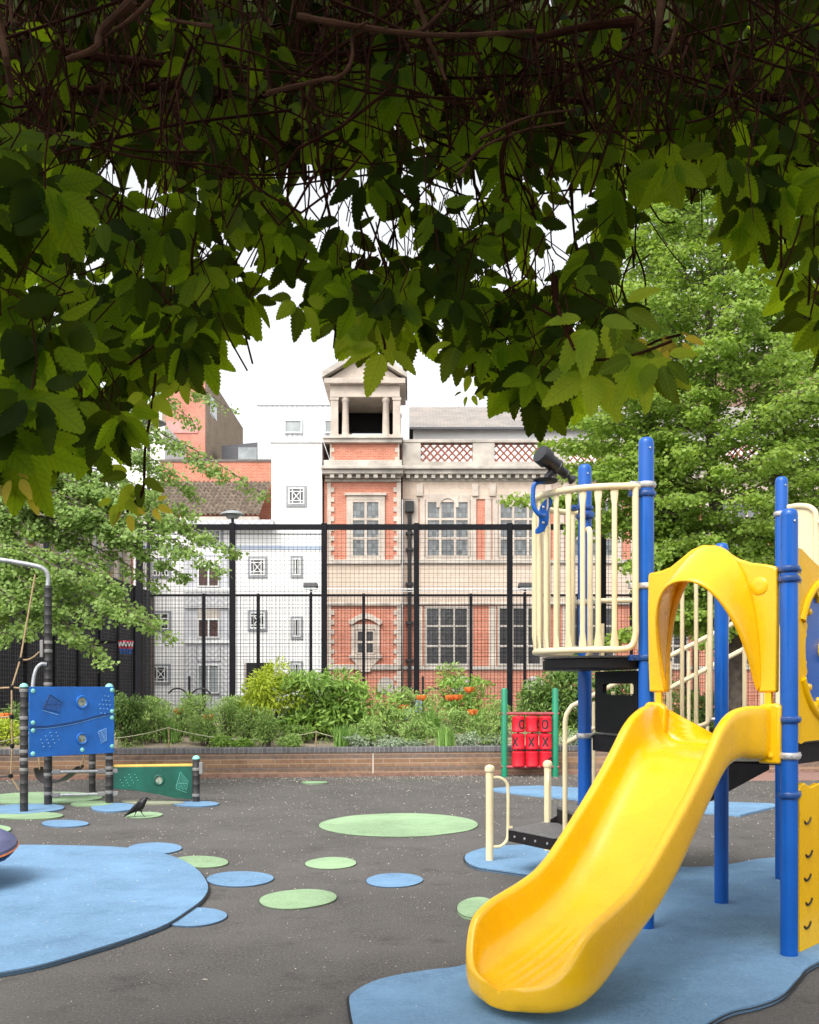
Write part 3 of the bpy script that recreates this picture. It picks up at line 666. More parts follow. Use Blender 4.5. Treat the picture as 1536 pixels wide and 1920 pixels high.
# pavilion (projects 0.5 m)
D1 = 45.5; p = Fac(D1, rb); xa, xb = fx(608,D1), fx(752,D1)
MB().box(xa, xb, D1, D1+6, -.2, fz(865,D1)).build('pavilion_wall', M['brick'], rb)
m = MB()
for (y0, y1, x0, x1) in ((905,1050,622,748),(1135,1248,622,748),(1258,1340,622,748)):
    n = int((y1-y0)/9)
    for k in range(n+1):
        a, b_ = y0+k*9.1, min(y1, y0+k*9.1+9)
        if b_ <= a: continue
        wd = 9 if k % 2 else 3
        p.b(x0-8,x0+wd-4,a,b_,None,'',.05,.1,mb=m); p.b(x1-wd-1,x1+4,a,b_,None,'',.05,.1,mb=m)
build_split(m, 'quoin', M['stone'], rb)
m = MB(); p.b(609,753,1058,1133,None,'',.04,.1,mb=m); build_split(m, 'stone_band', M['ashlar'], rb)
m = MB()
for (a, b_, o, e) in ((865,878,.3,2),(878,884,.62,6),(884,892,.48,4),(892,898,.2,0),(899,904,.12,0),(1050,1058,.16,0),(1130,1136,.12,0),(1246,1257,.10,0),(824,832,.25,2),(822,825,.33,4)): p.b(610-e,752+e,a,b_,None,'',o,6.2 if a < 860 or o > .25 else .5,mb=m)
build_split(m, 'cornice', M['stone2'], rb, .03)
m = MB()
for k in range(8): x = 620+k*16.2; p.b(x,x+8,892.3,899,None,'',.42,.3,mb=m)
build_split(m, 'dentil', M['stone2'], rb)
MB().box(fx(620,D1), fx(748,D1), D1-.05, D1+5, fz(866,D1), fz(831,D1)).build('turret_base', M['brick'], rb)
m = MB()
for k in range(4):
    wd = 8 if k % 2 else 3; a = 832+k*8.3
    p.b(619,619+wd,a,a+8,None,'',.08,.1,mb=m); p.b(749-wd,749,a,a+8,None,'',.08,.1,mb=m)
build_split(m, 'quoin', M['stone'], rb)
window(p, 658, 714, 938, 1046, 2, 3, M['leaded'], M['stone'], .10, .11, .05)
m = MB()
p.b(650,658,934,1050,None,'',.10,.12,mb=m); p.b(714,722,934,1050,None,'',.10,.12,mb=m); p.b(658,714,1046,1051,None,'',.10,.12,mb=m); p.b(650,722,930,938,None,'',.12,.14,mb=m); p.b(647,725,925,930,None,'',.2,.22,mb=m)
m.build('window_surround', M['stone'], rb, bevel=.01)
window(p, 668, 703, 1181, 1227, 2, 2, M['leaded_dk'], M['stone'], .08, .09, .05)
m = MB()
p.b(659,667,1172,1232,None,'',.09,.12,mb=m); p.b(704,712,1172,1232,None,'',.09,.12,mb=m); p.b(667,704,1171,1180,None,'',.09,.12,mb=m); p.b(655,716,1228,1234,None,'',.16,.2,mb=m)
x, z = fx(685.5,D1), fz(1168,D1)
m.prism([(-.74,-.05)]+[(-.74+1.48*i/12, .10+.34*math.sin(math.pi*i/12)**1.2) for i in range(13)]+[(.74,-.05),(.6,-.12)]+[(.6-1.2*i/12, -.1+.28*math.sin(math.pi*i/12)) for i in range(13)], (x,D1-.16,z), (1,0,0),(0,0,1),(0,.2,0))
m.prism([(-.68,0),(.68,0),(.3,-.4),(.2,-.62),(-.2,-.62),(-.3,-.4)], (x,D1-.12,fz(1234,D1)), (1,0,0),(0,0,1),(0,.16,0))
m.build('window_surround', M['stone'], rb, bevel=.01)
x, z = fx(724,D1), fz(1300,D1); MB().prism([(-.38,0)]+arcpts(0,.35,.38,180,0,10)+[(.38,0)], (x, D1-.05, z), (1,0,0), (0,0,1), (0,.1,0)).build('basement_arch', M['stone2'], rb)
# open turret: columns, entablature, pediment roof
zc0, zc1 = fz(822,D1), fz(745,D1)
for dy in (0.15, 2.85):
    for c in (627,647.5,723.5,744):
        X = fx(c,D1); hh = zc1-zc0; m = MB(); rr = .155 if c in (647.5,723.5) else .16
        if c in (647.5,723.5): m.lathe((X, D1+dy, zc0), (0,0,1), [(.20,0),(.20,.16),(.17,.24),(.16,.28),(.135,hh-.22),(.16,hh-.18),(.19,hh-.1),(.19,hh-.001)], 14)
        else:
            m.box(X-.17, X+.17, D1+dy-.15, D1+dy+.15, zc0+.2, zc1-.12); m.box(X-.2, X+.2, D1+dy-.18, D1+dy+.18, zc0, zc0+.2); m.box(X-.2, X+.2, D1+dy-.18, D1+dy+.18, zc1-.12, zc1-.001)
        m.build('column', M['stone'], rb, smooth=True)
m = MB(); ta, tb = fx(619,D1), fx(750,D1)
m.box(ta, tb, D1-.05, D1+3.05, zc1, fz(722,D1)); m.box(ta-.25, tb+.25, D1-.3, D1+3.3, fz(722,D1), fz(712,D1))
m.build('entablature', M['stone'], rb, bevel=.02)
m = MB(); za, zb = fz(712,D1), fz(668,D1); cx = (ta+tb)/2
m.prism([(ta-.1,za),(tb+.1,za),(cx,zb)], (0,D1-.05,0), (1,0,0), (0,0,1), (0,3.1,0)); m.build('pediment', M['stone'], rb)
m = MB()
for s_, e in ((-1, ta-.33), (1, tb+.33)):
    m.add([(e,D1-.38,za),(e,D1+3.4,za),(cx,D1+3.4,zb+.1),(cx,D1-.38,zb+.1),(e,D1-.38,za+.26),(e,D1+3.4,za+.26),(cx,D1+3.4,zb+.38),(cx,D1-.38,zb+.38)], [(0,1,2,3),(4,5,6,7),(0,1,5,4),(0,3,7,4),(1,2,6,5),(2,3,7,6)])
m.build('turret_roof', M['stone2'], rb)
m = MB(); m.box(ta+.1, ta+.55, D1+2.6, D1+2.9, zc0, zc1); m.box(tb-.55, tb-.1, D1+2.6, D1+2.9, zc0, zc1); m.box(ta+.55, tb-.55, D1+2.6, D1+2.9, zc1-.9, zc1)
m.box(ta+.1, ta+.25, D1+.4, D1+2.6, zc0, zc1); m.box(tb-.25, tb-.1, D1+.4, D1+2.6, zc0, zc1)
build_split(m, 'turret_inner_wall', M['darkroom'], rb)
MB().box(ta+.2, tb-.2, D1-.0, D1+.08, zc0, zc0+.18).build('turret_sill', M['stone'], rb)
# downpipe
Dp = D0-.15; X = fx(768,Dp); m = MB(); m.tube([(X,Dp,.2),(X,Dp,fz(962,Dp))], .085, 8)
for y in (1000,1030,1095,1168,1238): m.box(X-.18, X+.18, Dp-.1, Dp+.1, fz(y,Dp)-.05, fz(y,Dp)+.05)
m.box(X-.2, X+.2, Dp-.15, Dp+.15, fz(960,Dp), fz(940,Dp)); m.build('downpipe', M['iron'], rb)

# --- white art deco building
D2 = 45.2
wb = empty('white_building', (fx(440,D2), D2+3, 0), 'white art deco building with small gridded windows and a grey patterned bay', 'building')
f = Fac(D2, wb)
MB().box(fx(262,D2), fx(606,D2), D2, D2+6, -.2, fz(986,D2)).build('wall', M['whitebrick'], wb)
MB().box(fx(509,D2), fx(604,D2), D2+.003, D2+5, fz(986,D2), fz(826,D2)).build('tower', M['white'], wb, bevel=.02)
MB().box(fx(507,D2), fx(605,D2), D2-.06, D2+5.05, fz(830,D2), fz(825,D2)).build('tower_coping', M['white'], wb)
f.b(420,606,1023,1030,M['whiteblue'],'blue_band',.04,.05)
f.b(268,346,1023,1030,M['whiteblue'],'blue_band',.04,.05)
f.b(345,516,979,989,M['chevron'],'zigzag_slab',.7,1.0)
f.b(262,606,1000,1002,M['greyframe'],'string_line',.03,.05)
sr = (.10, M['greyframe'])
for (a,b_,c,d) in ((541,571,915,946),(469,497,1048,1079),(469,497,1148,1179),(288,316,1249,1279)): window(f,a,b_,c,d,1,1,M['pane'],M['whiteframe'],.06,.05,.03,cross=True,surround=sr)
for (a,b_,c,d) in ((549,564,1047,1079),(549,564,1160,1194),(549,564,1244,1280)): window(f,a,b_,c,d,3,1,M['pane'],M['whiteframe'],.05,.05,.03,surround=sr)
for (a,b_,c,d) in ((287,301,1050,1080),(303,317,1050,1080),(287,317,1150,1180)): window(f,a,b_,c,d,2,3,M['pane'],M['whiteframe'],.05,.05,.03,surround=sr)
window(f,372,414,994,1018,4,2,M['pane'],M['whiteframe'],.05,.05,.03,surround=sr)
f.b(458,462,1243,1330,M['stone2'],'door_reveal',.02,.03); f.b(462,511,1243,1330,M['darkroom'],'door_opening',.02,.03)
# bay
f.b(348,431,1042,1340,M['greystone'],'bay',.35,.4)
fb_ = Fac(D2-.36, wb)
fb_.b(349,430,1110,1136,M['chevron'],'relief_band',.05,.08); fb_.b(349,368,1212,1330,M['chevron'],'relief_band',.05,.08); fb_.b(415,430,1212,1330,M['chevron'],'relief_band',.05,.08); fb_.b(370,413,1212,1240,M['chevron'],'relief_band',.05,.08)
for (c, d, gm) in ((1062,1101,'curtain'),(1160,1196,'curtain'),(1246,1300,'pane_lt')):
    window(fb_,371,412,c,d,2,1,M[gm],M['whiteframe'],.06,.07,.04)
fb_.b(369,414,1046,1061,M['white'],'panel',.03,.06); fb_.b(347,432,1103,1108,M['whiteframe'],'ledge',.12,.2); fb_.b(347,432,1200,1206,M['whiteframe'],'ledge',.12,.2); fb_.b(371,412,1142,1160,M['stone2'],'panel',.03,.06)
fb_.b(347,432,1138,1140,M['whiteframe'],'ledge',.08,.1)
# pantile roof (real rolls)
m = MB(); ya, yb = D2+.6, D2+5; za, zb = fz(968,ya), fz(903,yb); xa, xb = fx(255,ya), fx(510,yb)
nr, nw = 11, 26*6; vs = []
for j in range(nr+1):
    for dz in ((0, .07) if j < nr else (0,)):
        pass
rows = []
for j in range(nr):
    rows += [(j/nr, .10), ((j+1)/nr-.001, .0)]
for (t, lift) in rows:
    for i in range(nw+1):
        s_ = i/nw; vs.append((xa+(xb-xa)*s_, ya+(yb-ya)*t, za+(zb-za)*t+lift+.055*math.sin(2*math.pi*i/6)))
m.add(vs, [(j*(nw+1)+i, j*(nw+1)+i+1, (j+1)*(nw+1)+i+1, (j+1)*(nw+1)+i) for j in range(len(rows)-1) for i in range(nw)])
M['pantile'] = simple('mossy brown pantile', (.20,.155,.115), .9, var=.5, scale=4)
pt = empty('tiled_roof', (xa+3, ya, 0), 'brown curved pantile roof beside the white tower', 'roof')
m.build('tiles', M['pantile'], pt, smooth=True); MB().box(xa, xb, ya-.05, ya+.2, 0, za-.02).build('eaves_wall', M['stone2'], pt)
# brick wall above the tiles
bw = empty('brick_parapet', (fx(420,50.4), 50.4, 0), 'red brick parapet wall above the tiled roof', 'wall')
MB().box(fx(300,50.4), fx(511,50.4), 50.4, 50.8, 0, fz(866,50.4)).build('brickwork', M['brick'], bw); MB().box(fx(299,50.4), fx(511,50.4), 50.35, 50.85, fz(866,50.4), fz(861.5,50.4)).build('coping', M['brick_grey'], bw)
# tall brick block
D3 = 62; tb_ = empty('brick_tower_block', (fx(350,D3), D3+4, 0), 'tall pinkish red brick block with a brown side wall, upper left behind the leaves', 'building')
xc = fx(385,D3); m = MB(); zt = fz(692,D3)
MB().box(fx(312,D3), xc, D3, D3+10, 0, zt).build('wall', M['brick_far'], tb_)
e2 = fx(415,D3+6); m.prism([(xc+.01,D3),(e2,D3+6),(e2,D3+14),(xc+.01,D3+14)], (0,0,0), (1,0,0), (0,1,0), (0,0,zt-.02)); m.build('side_wall', M['brick_br'], tb_)
MB().box(fx(313,D3), fx(371,D3), D3-.05, D3+.1, fz(812,D3), fz(790,D3)).build('pink_panel', simple('pink painted panel', (.62,.30,.27), .8), tb_)
dv = Vector((e2-xc, 6, 0)).normalized(); wc = Vector((xc, D3, 0))+dv*2.6; wn = Vector((dv.y, -dv.x, 0))
m = MB(); m.obox(wc+wn*.03+Vector((0,0,fz(762,D3+2))), dv*1.2, wn*.04, (0,0,.62)); w_ = m.build('window', M['whiteframe'], tb_)
MB().obox(wc+wn*.06+Vector((0,0,fz(762,D3+2))), dv*1.05, wn*.04, (0,0,.52)).build('pane', M['pane_lt'], w_)
MB().box(fx(300,D3), fx(313,D3), D3+.5, D3+8, 0, zt-.5).build('return_wall', M['brick_br'], tb_)
# small dark block, corrugated block, white wall
D4 = 64; gb = empty('grey_rooftop_block', (fx(450,D4), D4+2, 0), 'low dark grey rooftop block beside the pale corrugated block', 'building')
m = MB(); zt = fz(836,D4); m.prism([(fx(416,D4),0),(fx(486,D4),0),(fx(486,D4),fz(829,D4)),(fx(416,D4),fz(836,D4))], (0,D4,0), (1,0,0), (0,0,1), (0,4,0)); m.build('wall', M['zinc'], gb)
MB().box(fx(447,D4), fx(482,D4), D4-.06, D4, fz(862,D4), fz(839,D4)).build('pane', M['pane_lt'], gb)
D5 = 57; cb = empty('corrugated_block', (fx(550,D5), D5+3, 0), 'pale corrugated metal clad rooftop block with a small window, above the white tower', 'building')
MB().box(fx(483,D5), fx(640,D5), D5, D5+6, 0, fz(760,D5)).build('cladding', M['corrug'], cb); MB().box(fx(482,D5), fx(641,D5), D5-.06, D5+6.1, fz(760,D5), fz(757,D5)).build('roof_edge', M['whiteframe'], cb)
f = Fac(D5, cb); window(f,533,567,787,813,1,1,M['pane_lt'],M['whiteframe'],.08,.05,.04); window(f,608,632,787,813,1,1,M['pane_lt'],M['whiteframe'],.08,.05,.04)
MB().box(fx(860,D5), fx(885,D5), D5, D5+2, 0, fz(752,D5)).build('plant_room', M['corrug'], cb)
D6 = 54; ww = empty('white_gable_wall', (fx(280,D6), D6, 0), 'plain white gable wall half hidden behind the left tree', 'building')
MB().box(fx(200,D6), fx(309,D6), D6, D6+5, 0, fz(795,D6)).build('wall', M['white'], ww)
# left flanking building with striped facade
lf = empty('striped_building', (-12.6, 34, 0), 'red brick building with pale vertical bands running back along the left of the ball court', 'building')
MB().box(-16, -12.2, 24, 44.8, 0, 8.6).build('wall', M['bricky'], lf); MB().box(-16, -12.12, 24, 44.8, 0, 5.6).build('white_base', M['white'], lf)
m = MB()
for k in range(12): y = 24.5+k*1.7; m.box(-12.2, -12.1, y, y+.75, 5.6, 8.4)
build_split(m, 'band', M['stone'], lf); MB().box(-16.1, -12, 23.9, 44.9, 8.6, 8.9).build('parapet', M['stone2'], lf)
for k in range(11): y = 25.4+k*1.7; MB().box(-12.2, -12.15, y, y+.6, 6.2, 7.8).build('window', M['pane'], lf)
# right hand slate roofed building high behind the trees
D7 = 60; rr_ = empty('slate_roofed_building', (fx(1350,D7), D7+4, 0), 'tall brick building with a dark slate roof hidden behind the right hand tree', 'building')
MB().box(fx(1180,D7), fx(1900,D7), D7, D7+9, 0, fz(680,D7)).build('wall', M['brick_br2'], rr_)
m = MB(); xa, xb = fx(1170,D7), fx(1910,D7); m.add([(xa,D7-.3,fz(682,D7)),(xb,D7-.3,fz(682,D7)),(xb,D7+4,fz(570,D7+4)),(xa+1.5,D7+4,fz(570,D7+4)),(xa,D7+9,fz(682,D7)),(xb,D7+9,fz(682,D7))], [(0,1,2,3),(3,2,5,4),(0,3,4),(1,5,2)]); m.build('roof', M['slate'], rr_)
MB().box(fx(1206,D7), fx(1209,D7), D7-.1, D7+.1, fz(620,D7), fz(560,D7)).build('vent_pipe', M['whiteframe'], rr_)

# ================================================================ PLAY STRUCTURE
P1, P2, P3, P4, P5 = Vector((2.094,5.588,0)), Vector((1.454,6.223,0)), Vector((2.14,6.95,0)), Vector((2.868,7.81,0)), Vector((1.23,7.106,0))
P6 = P1+(P3-P2); P7 = P6+(P4-P3)
ps = empty('play_structure', (2.1, 6.6, 0), 'large play structure with blue posts, cream railings, yellow slide and hood', 'play structure')
U = (P2-P1).normalized(); Dn = Vector((-U.y, U.x, 0))
if Dn.y > 0: Dn = -Dn
E0 = (P1+P2)/2; UP = Vector((0,0,1)); DZ = 1.19; BZ = 1.70
def clamp(p, z, mat, dirs, parent, r=.052, h=.042):
    m = MB(); m.lathe(p+UP*(z-h/2), UP, [(r-.006,0),(r+.006,.006),(r+.010,h/2),(r+.006,h-.006),(r-.006,h)], 20)
    for d in dirs:
        d = Vector(d).normalized(); q = Vector((-d.y, d.x, 0))
        m.obox(p+UP*z+d*(r+.028), d*.034, q*.021, UP*(h*.42)); m.lathe(p+UP*z+d*(r+.036)+q*.018, q, [(.009,0),(.009,.012),(.004,.016)], 8)
        m.lathe(p+UP*z+d*(r+.036)-q*.018, -q, [(.009,0),(.009,.012),(.004,.016)], 8)
    return m.build('clamp', mat, parent, smooth=True, bevel=.004)
def post(p, zt, clamps, r=.0475):
    m = MB(); m.lathe(p, UP, [(r,0),(r,zt-.06),(r*.985,zt-.05),(r*.99,zt-.045),(r*.97,zt-.03),(r*.86,zt-.014),(r*.6,zt-.004),(r*.15,zt)], 28)
    o = m.build('post', M['blue_post'], ps, smooth=True, ang=40)
    MB().lathe(p+Vector((.012,-.0485,zt-.075)), (0,-1,0), [(.006,0),(.006,.004),(.003,.006)], 8).build('rivet', M['clamp'], o)
    MB().lathe(p+Vector((0,0,0)), UP, [(r+.05,.016),(r+.028,.022),(r+.001,.028)], 20).build('footing_ring', M['gap'], o)
    for (z, mt, dirs) in clamps: clamp(p, z, M[mt], dirs, o)
    return o
d12 = U; d23 = (P3-P2).normalized(); d25 = (P5-P2).normalized(); d53 = (P3-P5).normalized(); d34 = (P4-P3).normalized()
bal = Vector((-d25.y, d25.x, 0))
if bal.x > 0: bal = -bal
post(P1, 2.49, [(2.155,'blue_cast',[d12,d23]),(2.10,'blue_cast',[d23,d12]),(1.325,'blue_cast',[d12,d23]),(1.125,'clamp',[d12,d23]),(.91,'blue_cast',[d23]),(.90-.02,'clamp',[d23])][:5])
post(P2, 3.04, [(2.745,'clamp',[bal,d12]),(2.69,'blue_cast',[d25,bal]),(2.125,'clamp',[-d12,bal]),(1.685,'blue_cast',[-d12,bal]),(1.16,'clamp',[-d12])])
post(P3, 2.495, [(1.16,'clamp',[d23])]); post(P4, 3.13, [(2.84,'clamp',[d34]),(1.15,'clamp',[d34])]); post(P5, 3.07, [(2.76,'blue_cast',[bal]),(2.70,'blue_cast',[-d25]),(2.10,'clamp',[d53]),(1.69,'clamp',[bal]),(1.165,'clamp',[d53])])
post(P6, 3.0, [(1.15,'clamp',[d23])]); post(P7, 3.13, [])
# decks
def deck(pts, z, nm='deck', sk=.11):
    c = sum((Vector((*p,0)) for p in pts), Vector((0,0,0)))/len(pts)
    ins = [tuple((Vector((*p,0))+(c-Vector((*p,0))).normalized()*.07)[:2]) for p in pts]
    o = MB().prism(ins, (0,0,z-.012), (1,0,0), (0,1,0), (0,0,.012)).build(nm, M['decktop'], ps, bevel=.004)
    m = MB(); n = len(ins)
    for i in range(n):
        a, b = Vector((*ins[i],z-.014-sk/2)), Vector((*ins[(i+1) % n],z-.014-sk/2)); m.bar(a, b, .012, sk)
    m.build('skirt', M['deck'], o)
    m = MB()
    for i in range(n):
        a, b = Vector((*ins[i],z-.04)), Vector((*ins[(i+1) % n],z-.04)); d = (b-a).normalized(); q = Vector((d.y,-d.x,0))
        for k in (.12,.2,.5,.8,.88): m.lathe(a+(b-a)*k+q*.006, q, [(.009,0),(.009,.004),(.004,.007)], 8)
    m.build('bolt', M['galv'], o); return o
deck([P1.xy[:],P2.xy[:],P3.xy[:],P6.xy[:]], DZ); deck([P2.xy[:],P5.xy[:],P3.xy[:]], DZ); deck([P3.xy[:],P4.xy[:],P7.xy[:],P6.xy[:]], DZ)
# balcony
MC = (P2+P5)/2+bal*.03; rad = (P5-P2).length/2-.02
a2 = math.atan2((P2-MC).y, (P2-MC).x); a5 = math.atan2((P5-MC).y, (P5-MC).x)
def bpt(t, r=None, z=0):      # t 0 at P2, 1 at P5, round the outer side
    a = math.pi*t; c = -d25*math.cos(a)+bal*math.sin(a)*1.02; return MC+c*(rad if r is None else r)+UP*z
fl = [bpt(i/24, rad-.01) for i in range(25)]
bd = MB().prism([p.xy[:] for p in fl], (0,0,BZ-.012), (1,0,0), (0,1,0), (0,0,.012)).build('balcony_deck', M['decktop'], ps)
m = MB(); fs = fl+[fl[0]]
m.prism([p.xy[:] for p in fl], (0,0,BZ-.085), (1,0,0), (0,1,0), (0,0,.07)); m.build('skirt', M['black_plastic'], bd, bevel=.012)
gd = MB(); zt = 2.73
top = [bpt(t/20, rad+.05, zt) for t in range(0, 21)]
top = [P2+bal*.05+UP*zt]+top[1:20]+[P5+bal*.05+UP*zt]
gd = MB().tube(smooth_path(top, 3), .021, 12).build('balcony_top_rail', M['cream'], ps, smooth=True)
low = [bpt(t/20, rad+.04, BZ+.035) for t in range(1, 20)]
lo = [bpt(.035, rad+.045, BZ+.30), bpt(.035, rad+.045, BZ+.12), bpt(.055, rad+.04, BZ+.05)]+low[1:-1]+[bpt(.965, rad+.045, BZ+.05), bpt(.965, rad+.045, BZ+.12), bpt(.965, rad+.045, BZ+.30)]
lo = [bpt(.035, rad+.045, zt-.01)]+lo+[bpt(.965, rad+.045, zt-.01)]
MB().tube(smooth_path(lo, 4), .020, 12).build('balcony_bottom_rail', M['cream'], ps, smooth=True)
def baluster(a, b, r=.0165, flat=True, outward=Vector((1,0,0)), parent=None):
    # round tube with pressed flat ends
    a, b = Vector(a), Vector(b); m = MB(); ax = (b-a).normalized(); o_ = (outward-ax*outward.dot(ax)).normalized(); s_ = ax.cross(o_); n = 12; L_ = (b-a).length
    st = [(0,1.55,.42),(.035,1.5,.45),(.10,1.0,1.0)] if flat else [(0,1,1)]
    prof = st+[(L_/2,1,1)]+[(L_-q[0], q[1], q[2]) for q in reversed(st)]
    for (h, ws, wo) in prof:
        for k in range(n): t = 2*math.pi*k/n; m.v.append(tuple(a+ax*h+s_*math.cos(t)*r*ws+o_*math.sin(t)*r*wo))
    for i in range(len(prof)-1):
        for k in range(n): k2 = (k+1) % n; m.f.append((i*n+k, i*n+k2, (i+1)*n+k2, (i+1)*n+k)); m.mi.append(0)
    m.f.append(tuple(range(n-1,-1,-1))); m.f.append(tuple((len(prof)-1)*n+k for k in range(n))); m.mi += [0,0]
    return m.build('baluster', M['cream'], parent or ps, smooth=True, ang=60)
for k in range(1, 14):
    t = .055+k*.89/14; q = bpt(t, rad+.045); baluster(q+UP*(BZ+.045), q+UP*(zt-.012), outward=(q-MC))
# tubes beside the posts P2 and P5 (entry loops of the balcony)
for (pp, s_) in ((P2, 1), (P5, -1)):
    q = pp+d25*s_*.085
    MB().tube(smooth_path([pp+d25*s_*.04+UP*2.60, pp+d25*s_*.07+UP*2.60, q+UP*2.55, q+UP*2.3, q+UP*1.9, q+UP*1.76, pp+d25*s_*.05+UP*1.72], 5), .020, 12).build('side_tube', M['cream'], ps, smooth=True)
# riser panel under the balcony edge, with a slot
m = MB(); pa = P2+d25*.10; pw = (P5-P2).length-.29; zz0, zz1 = 1.20, BZ-.09; hh = zz1-zz0
def rrect(x0, x1, y0, y1, r, n=4):
    o = []
    for (cx, cy, a) in ((x1-r,y1-r,0),(x0+r,y1-r,90),(x0+r,y0+r,180),(x1-r,y0+r,270)): o += arcpts(cx, cy, r, a, a+90, n)
    return o
m.ring_prism(rrect(0,pw,0,hh,.02), rrect(.05,pw-.12,hh*.62,hh*.80,.025), pa+UP*zz0-bal*.02, d25, UP, bal*.03)
rp = m.build('riser_panel', M['black_plastic'], ps)
m = MB()
for k in range(16): m.bar(pa+bal*.012+d25*.02+UP*(zz0+.02+k*.016), pa+bal*.012+d25*(pw-.02)+UP*(zz0+.02+k*.016), .006, .005)
m.build('rib', M['black_plastic'], rp)
for k in range(7): q = P3-d53*.1-d53*k*.11; 
# guard panel P5-P3
def guard(a, b, zb, ztp, nb, name='guard_rail', r=.019, arch=0, solid=None, flat=False):
    a, b = Vector(a), Vector(b); d = (b-a).normalized(); L_ = (b-a).length; i0 = .075; rr2 = .07
    pts = [a+d*.03+UP*(ztp-arch), a+d*(i0)+UP*(ztp-arch)] if not arch else [a+d*.04+UP*(ztp-.02)]
    A0, B0 = a+d*i0, b-d*i0
    loop = [A0+d*rr2+UP*ztp, B0-d*rr2+UP*ztp, B0-d*.02+UP*(ztp-.02), B0+UP*(ztp-rr2), B0+UP*(zb+rr2), B0-d*.02+UP*(zb+.02), B0-d*rr2+UP*zb, A0+d*rr2+UP*zb, A0+d*.02+UP*(zb+.02), A0+UP*(zb+rr2), A0+UP*(ztp-rr2), A0+d*.02+UP*(ztp-.02)]
    g_ = MB().tube(loop, r, 12, closed=True).build(name, M['cream'], ps, smooth=True, ang=80)
    for z in (ztp-.05, zb+.05):
        for (pp, q) in ((a, A0), (b, B0)): MB().tube([pp+(q-pp).normalized()*.045+UP*z, q+UP*z], .016, 8).build('stub', M['clamp'], g_)
    for k in range(nb): t = (k+1)/(nb+1); q = A0+(B0-A0)*t; baluster(q+UP*(zb+.012), q+UP*(ztp-.012), .0145, flat, Vector((-d.y,d.x,0)), g_)
    return g_
guard(P5+d53*.40, P3, 1.235, 2.26, 3)
MB().tube([P5+d53*.04+UP*2.11, P5+d53*.48+UP*2.11], .018, 10).build('guard_tube', M['cream'], ps, smooth=True)
for k in range(3): baluster(P5+d53*(.12+.12*k)+UP*1.25, P5+d53*(.12+.12*k)+UP*1.95, .0145, False) if k == 0 else None
m = MB(); q = P5+d53*.62; m.prism([(-.10,0),(.10,0),(.10,.015),(.07,.02),(.055,.06),(-.055,.06),(-.07,.02),(-.10,.015)], q+UP*1.165, d53, UP, Vector((0,.01,0))); m.build('foot_plate', M['cream'], ps)
guard(P3, P4, 1.235, 2.0, 2)
# the entry gate near P4: loop with two rails
q = P4+Vector((-.11,-.02,0)); MB().tube(smooth_path([P4+Vector((-.04,0,2.09)), q+UP*2.09, q+Vector((-.015,0,2.05)), q+Vector((-.02,0,1.8)), q+Vector((-.02,0,1.3)), q+Vector((-.015,0,1.17)), q+UP*1.14, P4+Vector((-.04,0,1.14))], 4), .018, 10).build('grab_tube', M['cream'], ps, smooth=True)
MB().tube([P4+Vector((-.13,-.02,1.64)), P4+Vector((-.04,-.01,1.64))], .018, 8).build('grab_stub', M['clamp'], ps)
# solid arched guard and rails right of P4, higher deck
d4 = (P7-P4).normalized(); o = P4+d4*.05
out_ = [(.0,1.75),(.21,1.75)]+[(.21-.12+.12*math.cos(R(a)), 2.76+.12*math.sin(R(a))) for a in range(0,91,15)]+[(.08,2.88),(.0,2.88)]
MB().prism([(x+.0,z) for x,z in out_], o, d4, UP, Vector((.01,.012,0))).build('solid_guard', M['cream'], ps)
MB().tube(smooth_path([o+d4*0+UP*2.885, o+d4*.10+UP*2.885, o+d4*.19+UP*2.85, o+d4*.22+UP*2.74, o+d4*.22+UP*2.2, o+d4*.22+UP*1.75], 5), .022, 10).build('guard_frame', M['cream'], ps, smooth=True)
MB().tube(smooth_path([o+d4*.22+UP*2.74, o+d4*.30+UP*2.72, o+d4*.8+UP*2.45, o+d4*1.2+UP*2.15], 4), .02, 10).build('sloping_rail', M['cream'], ps, smooth=True)
for k in range(5): q = o+d4*(.33+k*.11); baluster(q+UP*1.3, q+UP*(2.66-.075*k), .015, False)

# ---- slide
SS  = [0,.08,.16,.25,.39,.5,.58,.66,.74,.84,.94,1.04,1.13,1.25,1.36,1.47,1.57,1.66,1.74,1.77,1.80,1.83,1.86,1.89,1.91,1.925,1.94,1.948]
bedS= [0,.25,.39,.5,.58,.74,.94,1.13,1.36,1.57,1.77,1.85,1.95]; bedZ = [1.175,1.16,1.115,1.035,.955,.79,.59,.44,.315,.235,.185,.168,.15]
topS= [0,.2,.33,.42,.50,.54,.69,.85,1.04,1.2,1.32,1.45,1.55,1.64,1.72,1.77,1.81,1.845,1.88,1.91,1.95]; topZ = [1.40,1.405,1.385,1.345,1.285,1.235,1.075,.925,.765,.635,.565,.52,.492,.468,.44,.40,.34,.275,.222,.197,.175]
hwS = [0,.12,.22,.35,1.3,1.55,1.66,1.72,2]; hwV = [.385,.37,.335,.315,.315,.335,.34,.338,.338]
